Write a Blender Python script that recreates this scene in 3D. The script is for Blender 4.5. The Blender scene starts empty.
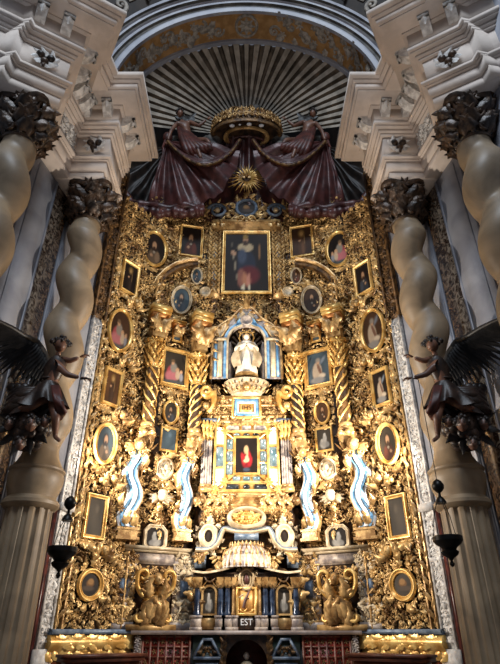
import bpy, math, random
import numpy as np
from math import sin, cos, pi, radians
R_ = np.random.RandomState
COL = bpy.context.scene.collection
A = lambda *a: np.array(a, dtype=float)

# ------------------------------------------------------------------ camera constants (500 x 664 frame)
FPX, PITCH, EYE, CX, CY = 515.0, radians(30.2), 1.6, 246.5, 332.0

def ray(px, py):
    v = CY - py
    return A(CX - px, FPX*cos(PITCH) - v*sin(PITCH), v*cos(PITCH) + FPX*sin(PITCH))

class Face:
    """a vertical plane of the altarpiece: u runs outward, n towards the nave"""
    def __init__(self, x, y, deg):
        a = radians(deg)
        self.o = A(x, y); self.d = A(cos(a), -sin(a)); self.m = A(-sin(a), -cos(a))
    def map(self, p):
        p = np.asarray(p, float).reshape(-1, 3)
        xy = self.o + p[:, :1]*self.d + p[:, 1:2]*self.m
        return np.column_stack([xy, p[:, 2]])
    def at(self, px, py, n=0.0):
        r = ray(px, py); q = self.o + n*self.m
        t = q.dot(self.m)/r[:2].dot(self.m)
        p = r*t
        return (p[:2]-self.o).dot(self.d), p[2]+EYE
    def basis(self, ang=0.0):
        U = A(self.d[0], self.d[1], 0); Z = A(0, 0, 1); N = A(self.m[0], self.m[1], 0)
        return cos(ang)*U + sin(ang)*Z, -sin(ang)*U + cos(ang)*Z, N

CEN = Face(0, 12.0, 0)
BAY = Face(1.35, 12.0, 28.8)
WING = Face(2.35, 11.45, 52)
AT1 = Face(0.95, 12.05, 13)
AT2 = Face(1.88, 11.83, 35)

# ------------------------------------------------------------------ mesh builder
_gf = {}
def gridf(nu, nv, cu=False, cv=False):
    k = (nu, nv, cu, cv)
    if k not in _gf:
        i = np.arange(nu if cu else nu-1); j = np.arange(nv if cv else nv-1)
        I, J = np.meshgrid(i, j, indexing='ij'); I2 = (I+1) % nu; J2 = (J+1) % nv
        _gf[k] = np.stack([I*nv+J, I2*nv+J, I2*nv+J2, I*nv+J2], -1).reshape(-1, 4)
    return _gf[k]

class MB:
    def __init__(self):
        self.V = []; self.F = []; self.n = 0; self.C = []
    def add(self, v, f, mat=0, col=None):
        v = np.asarray(v, float).reshape(-1, 3)
        if isinstance(f, np.ndarray):
            self.F.append((f+self.n, mat))
        else:
            for k in set(len(x) for x in f):
                self.F.append((np.array([x for x in f if len(x) == k])+self.n, mat))
        self.V.append(v); self.n += len(v)
        self.C.append(col)
        return self
    def grid(self, P, cu=False, cv=False, mat=0, col=None):
        P = np.asarray(P, float)
        return self.add(P.reshape(-1, 3), gridf(P.shape[0], P.shape[1], cu, cv), mat, col)
    def box(self, x0, x1, y0, y1, z0, z1, mat=0, xf=None):
        v = A([x0,y0,z0],[x1,y0,z0],[x1,y1,z0],[x0,y1,z0],[x0,y0,z1],[x1,y0,z1],[x1,y1,z1],[x0,y1,z1])
        if xf is not None: v = xf(v)
        return self.add(v, [(0,3,2,1),(4,5,6,7),(0,1,5,4),(1,2,6,5),(2,3,7,6),(3,0,4,7)], mat)
    def fbox(self, fc, u0, u1, n0, n1, z0, z1, mat=0):
        return self.box(u0, u1, n0, n1, z0, z1, mat, fc.map)
    def lathe(self, prof, c, n=24, mat=0, a0=0, a1=2*pi, fn=None):
        full = abs(a1-a0-2*pi) < 1e-6
        th = np.linspace(a0, a1, n, endpoint=not full)
        pr = np.array(prof, float)
        r = pr[:, 0][:, None]*np.ones_like(th); z = pr[:, 1][:, None]*np.ones_like(th)
        T = th[None, :]*np.ones_like(r)
        if fn: r = fn(r, T, z)
        P = np.stack([c[0]+r*np.cos(T), c[1]+r*np.sin(T), c[2]+z], -1)
        return self.grid(P, False, full, mat)
    def tube(self, path, r, k=8, mat=0, flat=1.0, up=(0,0,1)):
        p = np.asarray(path, float); n = len(p)
        r = np.ones(n)*r if np.isscalar(r) else np.asarray(r, float)
        t = np.gradient(p, axis=0); t /= np.linalg.norm(t, axis=1)[:, None]+1e-9
        up = np.asarray(up, float); a = np.cross(t, up)
        bad = np.linalg.norm(a, axis=1) < .05
        a[bad] = np.cross(t[bad], A(1, .3, .2))
        a /= np.linalg.norm(a, axis=1)[:, None]; b = np.cross(a, t)
        p = np.vstack([p[:1], p, p[-1:]]); r = np.concatenate([[1e-4], r, [1e-4]])
        a = np.vstack([a[:1], a, a[-1:]]); b = np.vstack([b[:1], b, b[-1:]])
        th = np.linspace(0, 2*pi, k, endpoint=False)
        P = p[:, None]+r[:, None, None]*(np.cos(th)[None, :, None]*a[:, None]+flat*np.sin(th)[None, :, None]*b[:, None])
        return self.grid(P, False, True, mat)
    def ball(self, c, rad, nu=10, nv=7, mat=0, fn=None):
        rad = A(rad, rad, rad) if np.isscalar(rad) else np.asarray(rad, float)
        ph = np.linspace(-pi/2, pi/2, nv); th = np.linspace(0, 2*pi, nu, endpoint=False)
        P = np.stack([np.cos(ph)[:, None]*np.cos(th), np.cos(ph)[:, None]*np.sin(th), np.sin(ph)[:, None]*np.ones_like(th)], -1)
        if fn is not None: P = fn(P)
        return self.grid(np.asarray(c)+P*rad, False, True, mat)
    def prism(self, fc, outline, n0, n1, mat=0):
        o = np.asarray(outline, float); k = len(o)
        a = fc.map(np.column_stack([o[:, 0], np.full(k, n0), o[:, 1]])); b = fc.map(np.column_stack([o[:, 0], np.full(k, n1), o[:, 1]]))
        f = [tuple(range(k)), tuple(range(2*k-1, k-1, -1))]+[(i, (i+1) % k, k+(i+1) % k, k+i) for i in range(k)]
        return self.add(np.vstack([a, b]), f, mat)
    def mould(self, fc, u0, u1, prof, mat=0):
        """prof: closed polygon in (n, z) run along u"""
        o = np.asarray(prof, float); k = len(o)
        a = fc.map(np.column_stack([np.full(k, u0), o])); b = fc.map(np.column_stack([np.full(k, u1), o]))
        f = [tuple(range(k)), tuple(range(2*k-1, k-1, -1))]+[(i, (i+1) % k, k+(i+1) % k, k+i) for i in range(k)]
        return self.add(np.vstack([a, b]), f, mat)
    def ring(self, fc, kind, uc, zc, a, b, prof, mat=0, m=40):
        """frame moulding round an oval / rectangle; prof = (outward offset, n)"""
        pts = []
        for (o, n) in prof:
            if kind == 'oval':
                th = np.linspace(0, 2*pi, m, endpoint=False)
                q = np.column_stack([uc+(a+o)*np.cos(th), np.full(m, n), zc+(b+o)*np.sin(th)])
            elif kind == 'oct':
                c = .38*min(a, b); A_, B_ = a+o, b+o; e = c+o*.586
                q = A([A_,n,B_-e],[A_-e,n,B_],[-A_+e,n,B_],[-A_,n,B_-e],[-A_,n,-B_+e],[-A_+e,n,-B_],[A_-e,n,-B_],[A_,n,-B_+e])+A(uc, 0, zc)
            elif kind == 'arch':
                th = np.linspace(0, pi, 17); k = a+o
                q = np.vstack([np.column_stack([uc+k*np.cos(th), np.full(17, n), zc+b-a+k*np.sin(th)]), A([uc-k, n, zc-b-o], [uc+k, n, zc-b-o])])
            else:
                q = A([uc-a-o,n,zc-b-o],[uc+a+o,n,zc-b-o],[uc+a+o,n,zc+b+o],[uc-a-o,n,zc+b+o])
            pts.append(fc.map(q))
        return self.grid(np.array(pts), False, True, mat)
    def build(self, name, mats, parent=None, s=1, smooth=35, base=None):
        V = np.vstack(self.V).copy()
        V[:, 0] *= s
        if parent is not None: loc = A(*parent['_loc'])
        elif base is not None: loc = A(base[0]*s, base[1], base[2])
        else: loc = A((V[:,0].min()+V[:,0].max())/2, (V[:,1].min()+V[:,1].max())/2, V[:,2].min())
        V -= loc
        me = bpy.data.meshes.new(name)
        me.vertices.add(len(V)); me.vertices.foreach_set('co', V.ravel())
        idx = []; st = []; mi = []; pos = 0
        for f, m in self.F:
            if s < 0: f = f[:, ::-1]
            k = f.shape[1]; idx.append(f.ravel()); st.append(pos+np.arange(len(f))*k); pos += f.size
            mi.append(np.full(len(f), m))
        me.loops.add(pos); me.loops.foreach_set('vertex_index', np.concatenate(idx).astype(np.int32))
        st = np.concatenate(st); me.polygons.add(len(st)); me.polygons.foreach_set('loop_start', st.astype(np.int32))
        me.polygons.foreach_set('material_index', np.concatenate(mi).astype(np.int32))
        me.update(calc_edges=True)
        if any(c is not None for c in self.C):
            ca = me.color_attributes.new('paint', 'FLOAT_COLOR', 'POINT')
            cc = np.vstack([np.ones((len(v), 4))*.2 if c is None else np.column_stack([np.asarray(c).reshape(-1, 3), np.ones(len(v))]) for v, c in zip(self.V, self.C)])
            ca.data.foreach_set('color', cc.ravel())
        if smooth:
            me.shade_smooth()
            if smooth < 180: me.set_sharp_from_angle(angle=radians(smooth))
        for m in (mats if isinstance(mats, (list, tuple)) else [mats]): me.materials.append(m)
        me.validate()
        ob = bpy.data.objects.new(name, me); COL.objects.link(ob)
        if parent is not None: ob.parent = parent
        else: ob.location = loc
        ob['_loc'] = [float(x) for x in (loc if parent is None else A(*parent['_loc']))]
        return ob

def tag(o, label, cat, group=None):
    o['label'] = label; o['category'] = cat
    if group: o['group'] = group
    return o
def struct(o): o['kind'] = 'structure'; return o
def thing(name, label, cat, loc, s=1, group=None):
    o = bpy.data.objects.new(name, None); COL.objects.link(o)
    o.empty_display_size = .2; o.location = (loc[0]*s, loc[1], loc[2])
    o['_loc'] = [float(x) for x in o.location]
    return tag(o, label, cat, group)
SIDE = {-1: 'left', 1: 'right'}

# ------------------------------------------------------------------ materials
def srgb(r, g, b):
    f = lambda c: (c/255/12.92 if c/255 <= .04045 else ((c/255+.055)/1.055)**2.4)
    return (f(r), f(g), f(b), 1)
def mat(name, c1, c2=None, scale=6, rough=.5, metal=0, bump=0, bscale=30, lo=.4, hi=.6, det=4, kind='noise', attr=None, spec=.5, dist=0):
    m = bpy.data.materials.new(name); m.use_nodes = True
    nt = m.node_tree; N = nt.nodes; L = nt.links; b = N['Principled BSDF']
    b.inputs['Roughness'].default_value = rough; b.inputs['Metallic'].default_value = metal
    b.inputs['Specular IOR Level'].default_value = spec
    tc = N.new('ShaderNodeTexCoord')
    if attr:
        a = N.new('ShaderNodeVertexColor'); a.layer_name = attr; L.new(a.outputs['Color'], b.inputs['Base Color'])
    elif c2 is None: b.inputs['Base Color'].default_value = c1
    else:
        t = N.new('ShaderNodeTexNoise' if kind == 'noise' else 'ShaderNodeTexVoronoi')
        t.inputs['Scale'].default_value = scale
        if kind == 'noise': t.inputs['Detail'].default_value = det; t.inputs['Distortion'].default_value = dist
        L.new(tc.outputs['Object'], t.inputs['Vector'])
        r = N.new('ShaderNodeValToRGB'); r.color_ramp.elements[0].position = lo; r.color_ramp.elements[1].position = hi
        r.color_ramp.elements[0].color = c1; r.color_ramp.elements[1].color = c2
        L.new(t.outputs[0], r.inputs['Fac']); L.new(r.outputs['Color'], b.inputs['Base Color'])
    if bump:
        t = N.new('ShaderNodeTexNoise'); t.inputs['Scale'].default_value = bscale; t.inputs['Detail'].default_value = 3
        L.new(tc.outputs['Object'], t.inputs['Vector'])
        bp = N.new('ShaderNodeBump'); bp.inputs['Strength'].default_value = bump; bp.inputs['Distance'].default_value = .02
        L.new(t.outputs[0], bp.inputs['Height']); L.new(bp.outputs['Normal'], b.inputs['Normal'])
    return m
M = {}
M['gold'] = mat('gilded_wood', srgb(136,101,58), srgb(206,169,112), 5, .36, .34, .25, 40)
M['leaf'] = mat('gilded_carving', srgb(104,73,38), srgb(216,179,118), 3.5, .34, .38, .3, 40, .36, .6)
M['polish'] = mat('burnished_gold', srgb(190,142,70), srgb(230,194,120), 4, .32, .35, .1, 30)
M['bole'] = mat('worn_gilding_ground', srgb(30,18,9), srgb(78,50,22), 7, .6, .2, .5, 25)  # worn bole, darkened further to put shade into the gaps between carvings
M['aged'] = mat('aged_brown_gilding', srgb(58,40,24), srgb(120,88,50), 6, .5, .35, .4, 30)
M['cream'] = mat('cream_painted_wood', srgb(164,144,112), srgb(208,190,158), 5, .45, .05, .1)
M['lilac'] = mat('pale_grey_jaspered_wood', srgb(128,118,116), srgb(190,176,162), 8, .4, .0, .1)
M['blue'] = mat('light_blue_paint', srgb(84,134,176), srgb(128,172,204), 8, .4, .1)
M['slate'] = mat('blue_grey_paint', srgb(76,92,112), srgb(120,134,150), 8, .4, .1)
M['navy'] = mat('dark_blue_glass_column', srgb(24,34,52), srgb(54,68,92), 9, .2, .2)
M['white'] = mat('white_enamel', srgb(214,218,222), srgb(240,240,238), 6, .35)
M['orange'] = mat('orange_gilt_soffit', srgb(178,112,54), srgb(214,150,84), 6, .45, .3)  # orange of the lit cornice undersides is put into this colour
M['mirror'] = mat('old_mirror_glass', srgb(92,120,130), srgb(150,170,176), 5, .18, .3, .0)
M['darkmirror'] = mat('dark_mirror_glass', srgb(26,30,34), srgb(58,64,70), 6, .12, .3)
M['paint'] = mat('oil_paint', srgb(60,40,30), attr='paint', rough=.55, spec=.15)
M['stucco'] = mat('white_stucco', srgb(204,190,178), srgb(220,206,194), 2.5, .75, 0, .12, 14)
M['relief'] = mat('white_carved_stucco', srgb(190,186,182), srgb(236,234,230), 9, .6, 0, .3, 30)
M['stone'] = mat('buff_marble', srgb(120,103,82), srgb(154,134,108), 1.6, .5, 0, .05, 10, .35, .65, 6, dist=.8)
M['greystone'] = mat('grey_marble_pilaster', srgb(138,140,150), srgb(160,162,170), 1.5, .45, 0, .04, 10, dist=.6)
M['breccia'] = mat('brown_breccia_marble', srgb(66,46,34), srgb(186,164,140), 7, .25, 0, 0, 10, .42, .66, 5, dist=1.6)
M['redmarble'] = mat('red_marble', srgb(58,26,24), srgb(92,44,38), 5, .3, 0, 0, 10, dist=1)
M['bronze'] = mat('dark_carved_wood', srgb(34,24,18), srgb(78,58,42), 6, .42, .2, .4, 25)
M['wood'] = mat('dark_polychrome_wood', srgb(30,22,19), srgb(58,42,34), 5, .45, .0, .2, 25)
M['skin'] = mat('dark_carved_flesh', srgb(92,62,50), srgb(120,84,66), 5, .45)
M['feather'] = mat('black_feather_wood', srgb(16,15,15), srgb(36,33,32), 8, .5, 0, .2)
M['hair'] = mat('carved_brown_hair', srgb(26,18,14), srgb(46,32,24), 9, .5, 0, .4, 40)
M['robe'] = mat('dark_red_carved_cloth', srgb(58,26,22), srgb(88,42,34), 5, .5)
M['iron'] = mat('blackened_metal', srgb(16,15,15), srgb(32,30,28), 8, .4, .6)
M['curtain'] = mat('maroon_painted_cloth', srgb(46,23,24), srgb(88,50,48), 4, .42, .1, .3, 18, .35, .68)
M['lining'] = mat('dark_green_lining', srgb(20,17,16), srgb(44,36,32), 5, .5, .1)  # shade of the curtain's dark opening is put into this colour
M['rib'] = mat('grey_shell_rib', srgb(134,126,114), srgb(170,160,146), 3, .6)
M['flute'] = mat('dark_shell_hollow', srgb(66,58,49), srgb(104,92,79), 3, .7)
M['mural'] = mat('dark_mural_wall', srgb(24,20,18), srgb(50,40,32), 1.5, .7)
M['ochre'] = mat('ochre_painted_band', srgb(150,112,66), srgb(178,138,88), 4, .6)
M['greyorn'] = mat('grey_painted_ornament', srgb(128,122,114), srgb(172,164,152), 8, .6)
M['lacquer'] = mat('red_lacquer', srgb(140,34,28), srgb(176,56,44), 6, .4)
M['green'] = mat('dark_green_paint', srgb(30,42,38), srgb(56,68,60), 6, .4)
M['table'] = mat('red_brown_wood', srgb(86,44,30), srgb(124,70,50), 5, .4)
M['floor'] = mat('grey_marble_floor', srgb(120,108,98), srgb(160,148,136), 2, .35)
M['marbleledge'] = mat('pale_marble_ledge', srgb(176,160,150), srgb(214,200,190), 4, .35)
M['statue'] = mat('ivory_white_statue', srgb(226,214,190), srgb(244,236,220), 5, .45)
M['tan'] = mat('tan_gilt_door', srgb(196,140,70), srgb(224,172,100), 6, .45, .2)
M['black'] = mat('near_black_paint', srgb(14,13,13), rough=.5)
M['jewel'] = mat('white_crystal', srgb(236,240,246), rough=.15)
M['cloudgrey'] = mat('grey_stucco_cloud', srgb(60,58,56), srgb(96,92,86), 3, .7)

# ------------------------------------------------------------------ carved pieces, as (a along, b across, h out) in unit size
def leaf_piece(bend, lobes=3.5, wid=.3, curl=.3, na=9):
    s = np.linspace(0, 1, na); t = np.array([-1, -.5, 0, .5, 1.])
    th = bend*s; ds = 1/(na-1)
    x = np.concatenate([[0], np.cumsum(np.cos(th[:-1]))*ds]); y = np.concatenate([[0], np.cumsum(np.sin(th[:-1]))*ds])
    w = wid*np.sin(pi*np.clip(s, .03, .985)**.75)*(1+.38*np.cos(2*pi*lobes*s))+.015
    nx, ny = -np.sin(th), np.cos(th)
    X = x[:, None]+nx[:, None]*w[:, None]*t; Y = y[:, None]+ny[:, None]*w[:, None]*t
    H = .08+curl*np.sin(pi*s*.85)[:, None]*.6+curl*.9*(s**4)[:, None]+.5*w[:, None]*(1-np.abs(t))-.25*w[:, None]*np.abs(t)**2
    P = np.stack([X, Y, H], -1)
    return P.reshape(-1, 3), gridf(na, 5)
def scroll_piece(turns=1.35, k=6, n=22, rt=.1):
    s = np.linspace(0, 1, n); r = .5*(1-.82*s**.8); th = 2*pi*turns*s
    cx = .0
    p = np.column_stack([cx-.0+r*np.cos(th), r*np.sin(th), .12+.14*s])
    mb = MB(); mb.tube(p, rt*(.55+.75*np.sin(pi*np.clip(s, .05, 1)**.6))*1., k, up=(0,0,1)); mb.ball(p[-1]+A(0,0,.05), .12, 6, 5)
    return mb
def merge(mb):
    V = np.vstack(mb.V); F = np.vstack([f for f, m in mb.F if f.shape[1] == 4])
    return V, F
def rosette_piece(n=6):
    mb = MB()
    for i in range(n):
        v, f = leaf_piece(0, 1.0, .3, .25, 5); a = 2*pi*i/n
        v = v*A(.52, .62, .8); R = A([cos(a), -sin(a)], [sin(a), cos(a)])
        v[:, :2] = v[:, :2].dot(R.T); mb.add(v, f)
    mb.ball(A(0, 0, .16), A(.14, .14, .12), 6, 5)
    return merge(mb)
def berry_piece():
    mb = MB(); mb.ball(A(0, 0, .2), A(.3, .3, .28), 7, 5); mb.ball(A(.34, .12, .14), A(.2, .2, .2), 6, 4); mb.ball(A(-.3, .2, .14), A(.18, .18, .18), 6, 4); return merge(mb)
def cherub_piece():
    mb = MB(); mb.ball(A(0, .05, .3), A(.27, .32, .28), 8, 7); mb.ball(A(0, .2, .27), A(.3, .22, .25), 7, 5); mb.ball(A(0, .02, .56), A(.05, .07, .06), 4, 4)
    for sg in (-1, 1):
        for j, (L, a) in enumerate(((.75, .5), (.7, .1), (.55, -.35))):
            v, f = leaf_piece(-.5*sg, .5, .22, .06, 6); v = v*A(L*.8, .7, .5)
            aa = a if sg > 0 else pi-a
            R = A([cos(aa), -sin(aa)], [sin(aa), cos(aa)]); v[:, :2] = v[:, :2].dot(R.T)+A(.15*sg, -.05); mb.add(v, f)
    return merge(mb)
LEAVES = [leaf_piece(b, l, w, c) for b, l, w, c in ((1.6,3.5,.27,.35),(-1.5,3.5,.28,.4),(.5,4.2,.3,.3),(2.4,2.6,.24,.3),(-2.3,3.1,.24,.45),(0,3.5,.22,.28))]
SCROLLS = [merge(scroll_piece(1.35)), merge(scroll_piece(1.0, rt=.13)), merge(scroll_piece(1.7, n=28, rt=.09))]
ROS = [rosette_piece(6), rosette_piece(5)]
BER = [berry_piece()]
CHE = [cherub_piece()]
SIMPLE = leaf_piece(0, 3.5, .3, .45)

def put(mb, piece, o, ea, eb, en, sc, mirror=False, hs=1.0, mat=0, off=0.0):
    v, f = piece
    b = -v[:, 1:2] if mirror else v[:, 1:2]
    P = np.asarray(o)+sc*(v[:, :1]*ea+b*eb+(v[:, 2:3]*hs+off)*en)
    mb.add(P, f[:, ::-1] if mirror else f, mat)

def fput(mb, fc, piece, u, n, z, ang, sc, mirror=False, hs=1.0, tilt=0, mat=0):
    ea, eb, en = fc.basis(ang)
    if tilt:
        en2 = en*cos(tilt)+eb*sin(tilt); eb = eb*cos(tilt)-en*sin(tilt); en = en2
    put(mb, piece, fc.map([u, n, z])[0], ea, eb, en, sc, mirror, hs, mat)

def foliage(mb, fc, u0, u1, z0, z1, inside=None, n=0.02, seed=1, smin=.13, smax=.3, dens=1.0, axis=None, hs=1.0, tries=None, nfn=None):
    """dense carved foliage, mirrored about the panel axis"""
    rng = R_(seed); um = (u0+u1)/2 if axis is None else axis; half = max(um-u0, u1-um)
    area = half*(z1-z0); placed = np.zeros((0, 3)); tries = tries or int(area*1000*dens); smin *= .7; smax *= .78
    for k in range(tries):
        du = rng.rand()*half; z = z0+rng.rand()*(z1-z0)
        sc = smin+(smax-smin)*rng.rand()**2*(1-.55*k/tries)
        rad = .27*sc
        if len(placed):
            d = np.hypot(placed[:, 0]-du, placed[:, 1]-z)
            if (d < (placed[:, 2]+rad)*.82/dens**.5).any(): continue
        c = rng.rand(); ang = rng.rand()*2*pi; tilt = (rng.rand()-.5)*.7
        ok = False
        for sg in (1, -1):
            u = um+sg*du
            if u < u0 or u > u1: continue
            if inside is not None and not inside(u, z, rad): continue
            a = ang if sg > 0 else pi-ang
            nn = n if nfn is None else n+nfn(u, z)
            ok = True; mi = sg < 0
            if c < .56: P = LEAVES[k % 6]; fput(mb, fc, P, u-.3*sc*cos(a), nn, z-.3*sc*sin(a), a, sc, mi, hs, tilt*(1 if sg > 0 else -1))
            elif c < .84: fput(mb, fc, SCROLLS[k % 3], u, nn, z, a, sc*.85, mi, hs*1.1)
            elif c < .93: fput(mb, fc, ROS[k % 2], u, nn, z, a, sc*.8, mi, hs)
            elif c < .98 or sc < .17: fput(mb, fc, BER[0], u, nn, z, a, sc*.8, mi, hs)
            else: fput(mb, fc, CHE[0], u, nn, z, 0, sc*.95, False, hs)
        if ok: placed = np.vstack([placed, [du, z, rad]])
    return mb

def leaf_run(mb, fc, pts, sc, n=.03, step=None, hs=1.0, alt=.5, rolled=0, piece=None):
    """a chain of overlapping leaves along a polyline in (u, z)"""
    p = np.asarray(pts, float); d = np.r_[0, np.cumsum(np.hypot(*np.diff(p, axis=0).T))]
    step = step or sc*.55; k = 0; t = 0.0
    while t < d[-1]:
        u = np.interp(t, d, p[:, 0]); z = np.interp(t, d, p[:, 1]); u2 = np.interp(t+.01, d, p[:, 0]); z2 = np.interp(t+.01, d, p[:, 1])
        a = math.atan2(z2-z, u2-u) if t+.01 <= d[-1] else a
        sg = 1 if k % 2 else -1
        fput(mb, fc, piece or LEAVES[5], u, n, z, a+sg*alt, sc, sg < 0, hs)
        t += step; k += 1

def wreath(mb, fc, kind, uc, zc, a, b, sc, n=.03, hs=1.0, seed=0):
    """leaves radiating round an oval or rectangle"""
    rng = R_(seed)
    per = 2*pi*math.sqrt((a*a+b*b)/2) if kind == 'oval' else 4*(a+b)
    k = int(per/(sc*.5)/2)*2
    for i in range(k):
        t = 2*pi*(i+.5)/k
        if kind == 'oval': u, z, ang = a*cos(t), b*sin(t), math.atan2(a*sin(t), b*cos(t))
        else:
            f = (i+.5)/k*4*(a+b)/2; q = f % (2*(a+b))
            if q < 2*a: u, z, ang = -a+q, -b, -pi/2
            else: u, z, ang = a, -b+q-2*a, 0
            if f >= 2*(a+b): u, z, ang = -u, -z, ang+pi
        sg = 1 if cos(t) > 0 else -1
        big = 1.5 if (abs(sin(t)) > .96) else 1
        fput(mb, fc, LEAVES[(i % 2)*2 + (0 if i % 2 else 1)] if i % 3 else ROS[0], uc+u*1.06, n, zc+z*1.04, ang+sg*.5*(1 if i % 2 else -1), sc*(.8+.4*rng.rand())*big, sg < 0, hs)

def frame3(fwd, up):
    f = np.asarray(fwd, float); f = f/np.linalg.norm(f); u = np.asarray(up, float); u = u-u.dot(f)*f; u /= np.linalg.norm(u)
    return np.cross(f, u), f, u      # right, forward, up

def head_mesh(mb, c, r, fwd, up, mat=0, nu=22, nv=16):
    """a head with brow, nose, eyes, mouth, chin and ears"""
    X, Y, Z = frame3(fwd, up)
    def fn(P):
        x, y, z = P[..., 0].copy(), P[..., 1].copy(), P[..., 2].copy()
        fr = np.clip(y, 0, 1)
        g = lambda cx, cz, w, h: np.exp(-((x-cx)/w)**2-((z-cz)/h)**2)*(fr > .2)
        d = .24*g(0, -.12, .12, .2)+.08*g(0, .1, .1, .25)-.12*g(.3, .12, .14, .1)-.12*g(-.3, .12, .14, .1)+.05*g(.3, .1, .08, .06)+.05*g(-.3, .1, .08, .06)
        d += .08*g(0, -.42, .18, .06)-.06*g(0, -.5, .2, .04)+.1*g(0, -.75, .25, .2)+.05*g(.42, -.2, .2, .2)+.05*g(-.42, -.2, .2, .2)
        w = .8-.16*np.clip(-z, 0, 1)
        return np.stack([x*w, y*.9+d, z], -1)
    ph = np.linspace(-pi/2, pi/2, nv); th = np.linspace(0, 2*pi, nu, endpoint=False)
    P = np.stack([np.cos(ph)[:, None]*np.cos(th), np.cos(ph)[:, None]*np.sin(th), np.sin(ph)[:, None]*np.ones_like(th)], -1)
    P = fn(P)*r
    mb.grid(np.asarray(c)+P[..., :1]*X+P[..., 1:2]*Y+P[..., 2:3]*Z, False, True, mat)
    for sg in (-1, 1): mb.ball(np.asarray(c)+X*sg*.78*r-Y*.02*r, A(.1, .16, .2)*r, 6, 5, mat)

def hair_mesh(mb, c, r, fwd, up, mat=0, seed=0, low=-.25, curls=26):
    X, Y, Z = frame3(fwd, up); rng = R_(seed)
    for i in range(curls):
        th = rng.rand()*2*pi; z = low+(1.05-low)*rng.rand(); rr = math.sqrt(max(0, 1.05-z*z*.95))
        x, y = rr*cos(th)*.86, rr*sin(th)*.95
        if y > .45 and z < .6: continue
        mb.ball(np.asarray(c)+r*(x*X+y*Y+z*Z), r*(.2+.14*rng.rand()), 7, 5, mat)
    ph = np.linspace(-.25, pi/2, 7); th = np.linspace(0, 2*pi, 16, endpoint=False)
    P = np.stack([.88*np.cos(ph)[:, None]*np.cos(th), .98*np.cos(ph)[:, None]*np.sin(th)-.12, 1.06*np.sin(ph)[:, None]*np.ones_like(th)], -1)*r
    mb.grid(np.asarray(c)+P[..., :1]*X+P[..., 1:2]*Y+P[..., 2:3]*Z, False, True, mat)

def hand_mesh(mb, c, d, back, size, mat=0, curl=.9, side=1):
    """palm, four unequal bent fingers and a thumb; d = direction of the fingers, back = back of the hand"""
    X, Y, Z = frame3(d, back); c = np.asarray(c, float)   # X across, Y along, Z back
    mb.tube(np.array([c-Y*.12*size, c+Y*.18*size, c+Y*.48*size]), A(.2, .27, .26)*size, 8, mat, .5, up=Z)
    for i, L in enumerate((.42, .5, .46, .36)):
        p = [c+Y*.42*size+X*side*(.24-.16*i)*size]; a = .15
        for j in range(3):
            p.append(p[-1]+(Y*cos(a)-Z*sin(a))*L*size*(.42, .34, .26)[j]); a += curl*.8
        mb.tube(np.array(p), A(.075, .07, .065, .05)*size, 6, mat)
    p0 = c+Y*.05*size+X*side*.2*size; p1 = p0+(X*side*.75+Y*.6-Z*.25)*.22*size; p2 = p1+(X*side*.15+Y*.9-Z*.45)*.2*size
    mb.tube(np.array([p0, p1, p2]), A(.1, .08, .06)*size, 6, mat)

def skin_body(name, joints, edges, mats, parent, s, sub=2):
    """one continuous body grown from a skeleton: joints {key: (xyz half-coords, radius)}; the first joint is the root"""
    keys = list(joints); loc = A(*parent['_loc'])
    vs = []
    for k in keys:
        p = A(*joints[k][0]); p[0] *= s; vs.append(tuple(p-loc))
    me = bpy.data.meshes.new(name); me.from_pydata(vs, [(keys.index(a), keys.index(b)) for a, b in edges], [])
    ob = bpy.data.objects.new(name, me); COL.objects.link(ob); ob.parent = parent
    ob.modifiers.new('Skin', 'SKIN')
    if not me.skin_vertices:
        bm_layer = None
        import bmesh
        bm = bmesh.new(); bm.from_mesh(me); bm.verts.layers.skin.verify(); bm.to_mesh(me); bm.free()
    for i, k in enumerate(keys):
        r = joints[k][1]; sv = me.skin_vertices[0].data[i]; sv.radius = (r, r) if np.isscalar(r) else r; sv.use_root = (i == 0)
    m = ob.modifiers.new('Subdivision', 'SUBSURF'); m.levels = sub; m.render_levels = sub
    me.materials.append(mats)
    ob.modifiers['Skin'].use_smooth_shade = True
    return ob
# ================================================================== the setting
mb = MB(); mb.box(-9, 9, -3, 14, -.1, 0); o = struct(mb.build('floor', M['floor'], smooth=0))
for k in range(3):                                                   # presbytery steps
    mb = MB(); mb.box(-3.6+.15*k, 3.6-.15*k, 8.9+.35*k, 13, .0, .16*(k+1)); struct(mb.build('trim_%d' % (20+k), M['marbleledge'], smooth=0))

WALL = Face(3.98, 9.12, 78.5)
RET = Face(3.36, 10.15, 59)

# back wall: curved, dark
th = np.linspace(0, pi, 49)
def back_xy(t, rx=4.1, ry=3.1, y0=10.3): return np.column_stack([rx*np.cos(t), y0+ry*np.sin(t)])
mb = MB(); P = np.zeros((49, 2, 3)); P[:, :, :2] = back_xy(th)[:, None]; P[:, 1, 2] = 18.2; mb.grid(P)
struct(mb.build('wall_back', M['mural'], smooth=60))

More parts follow.
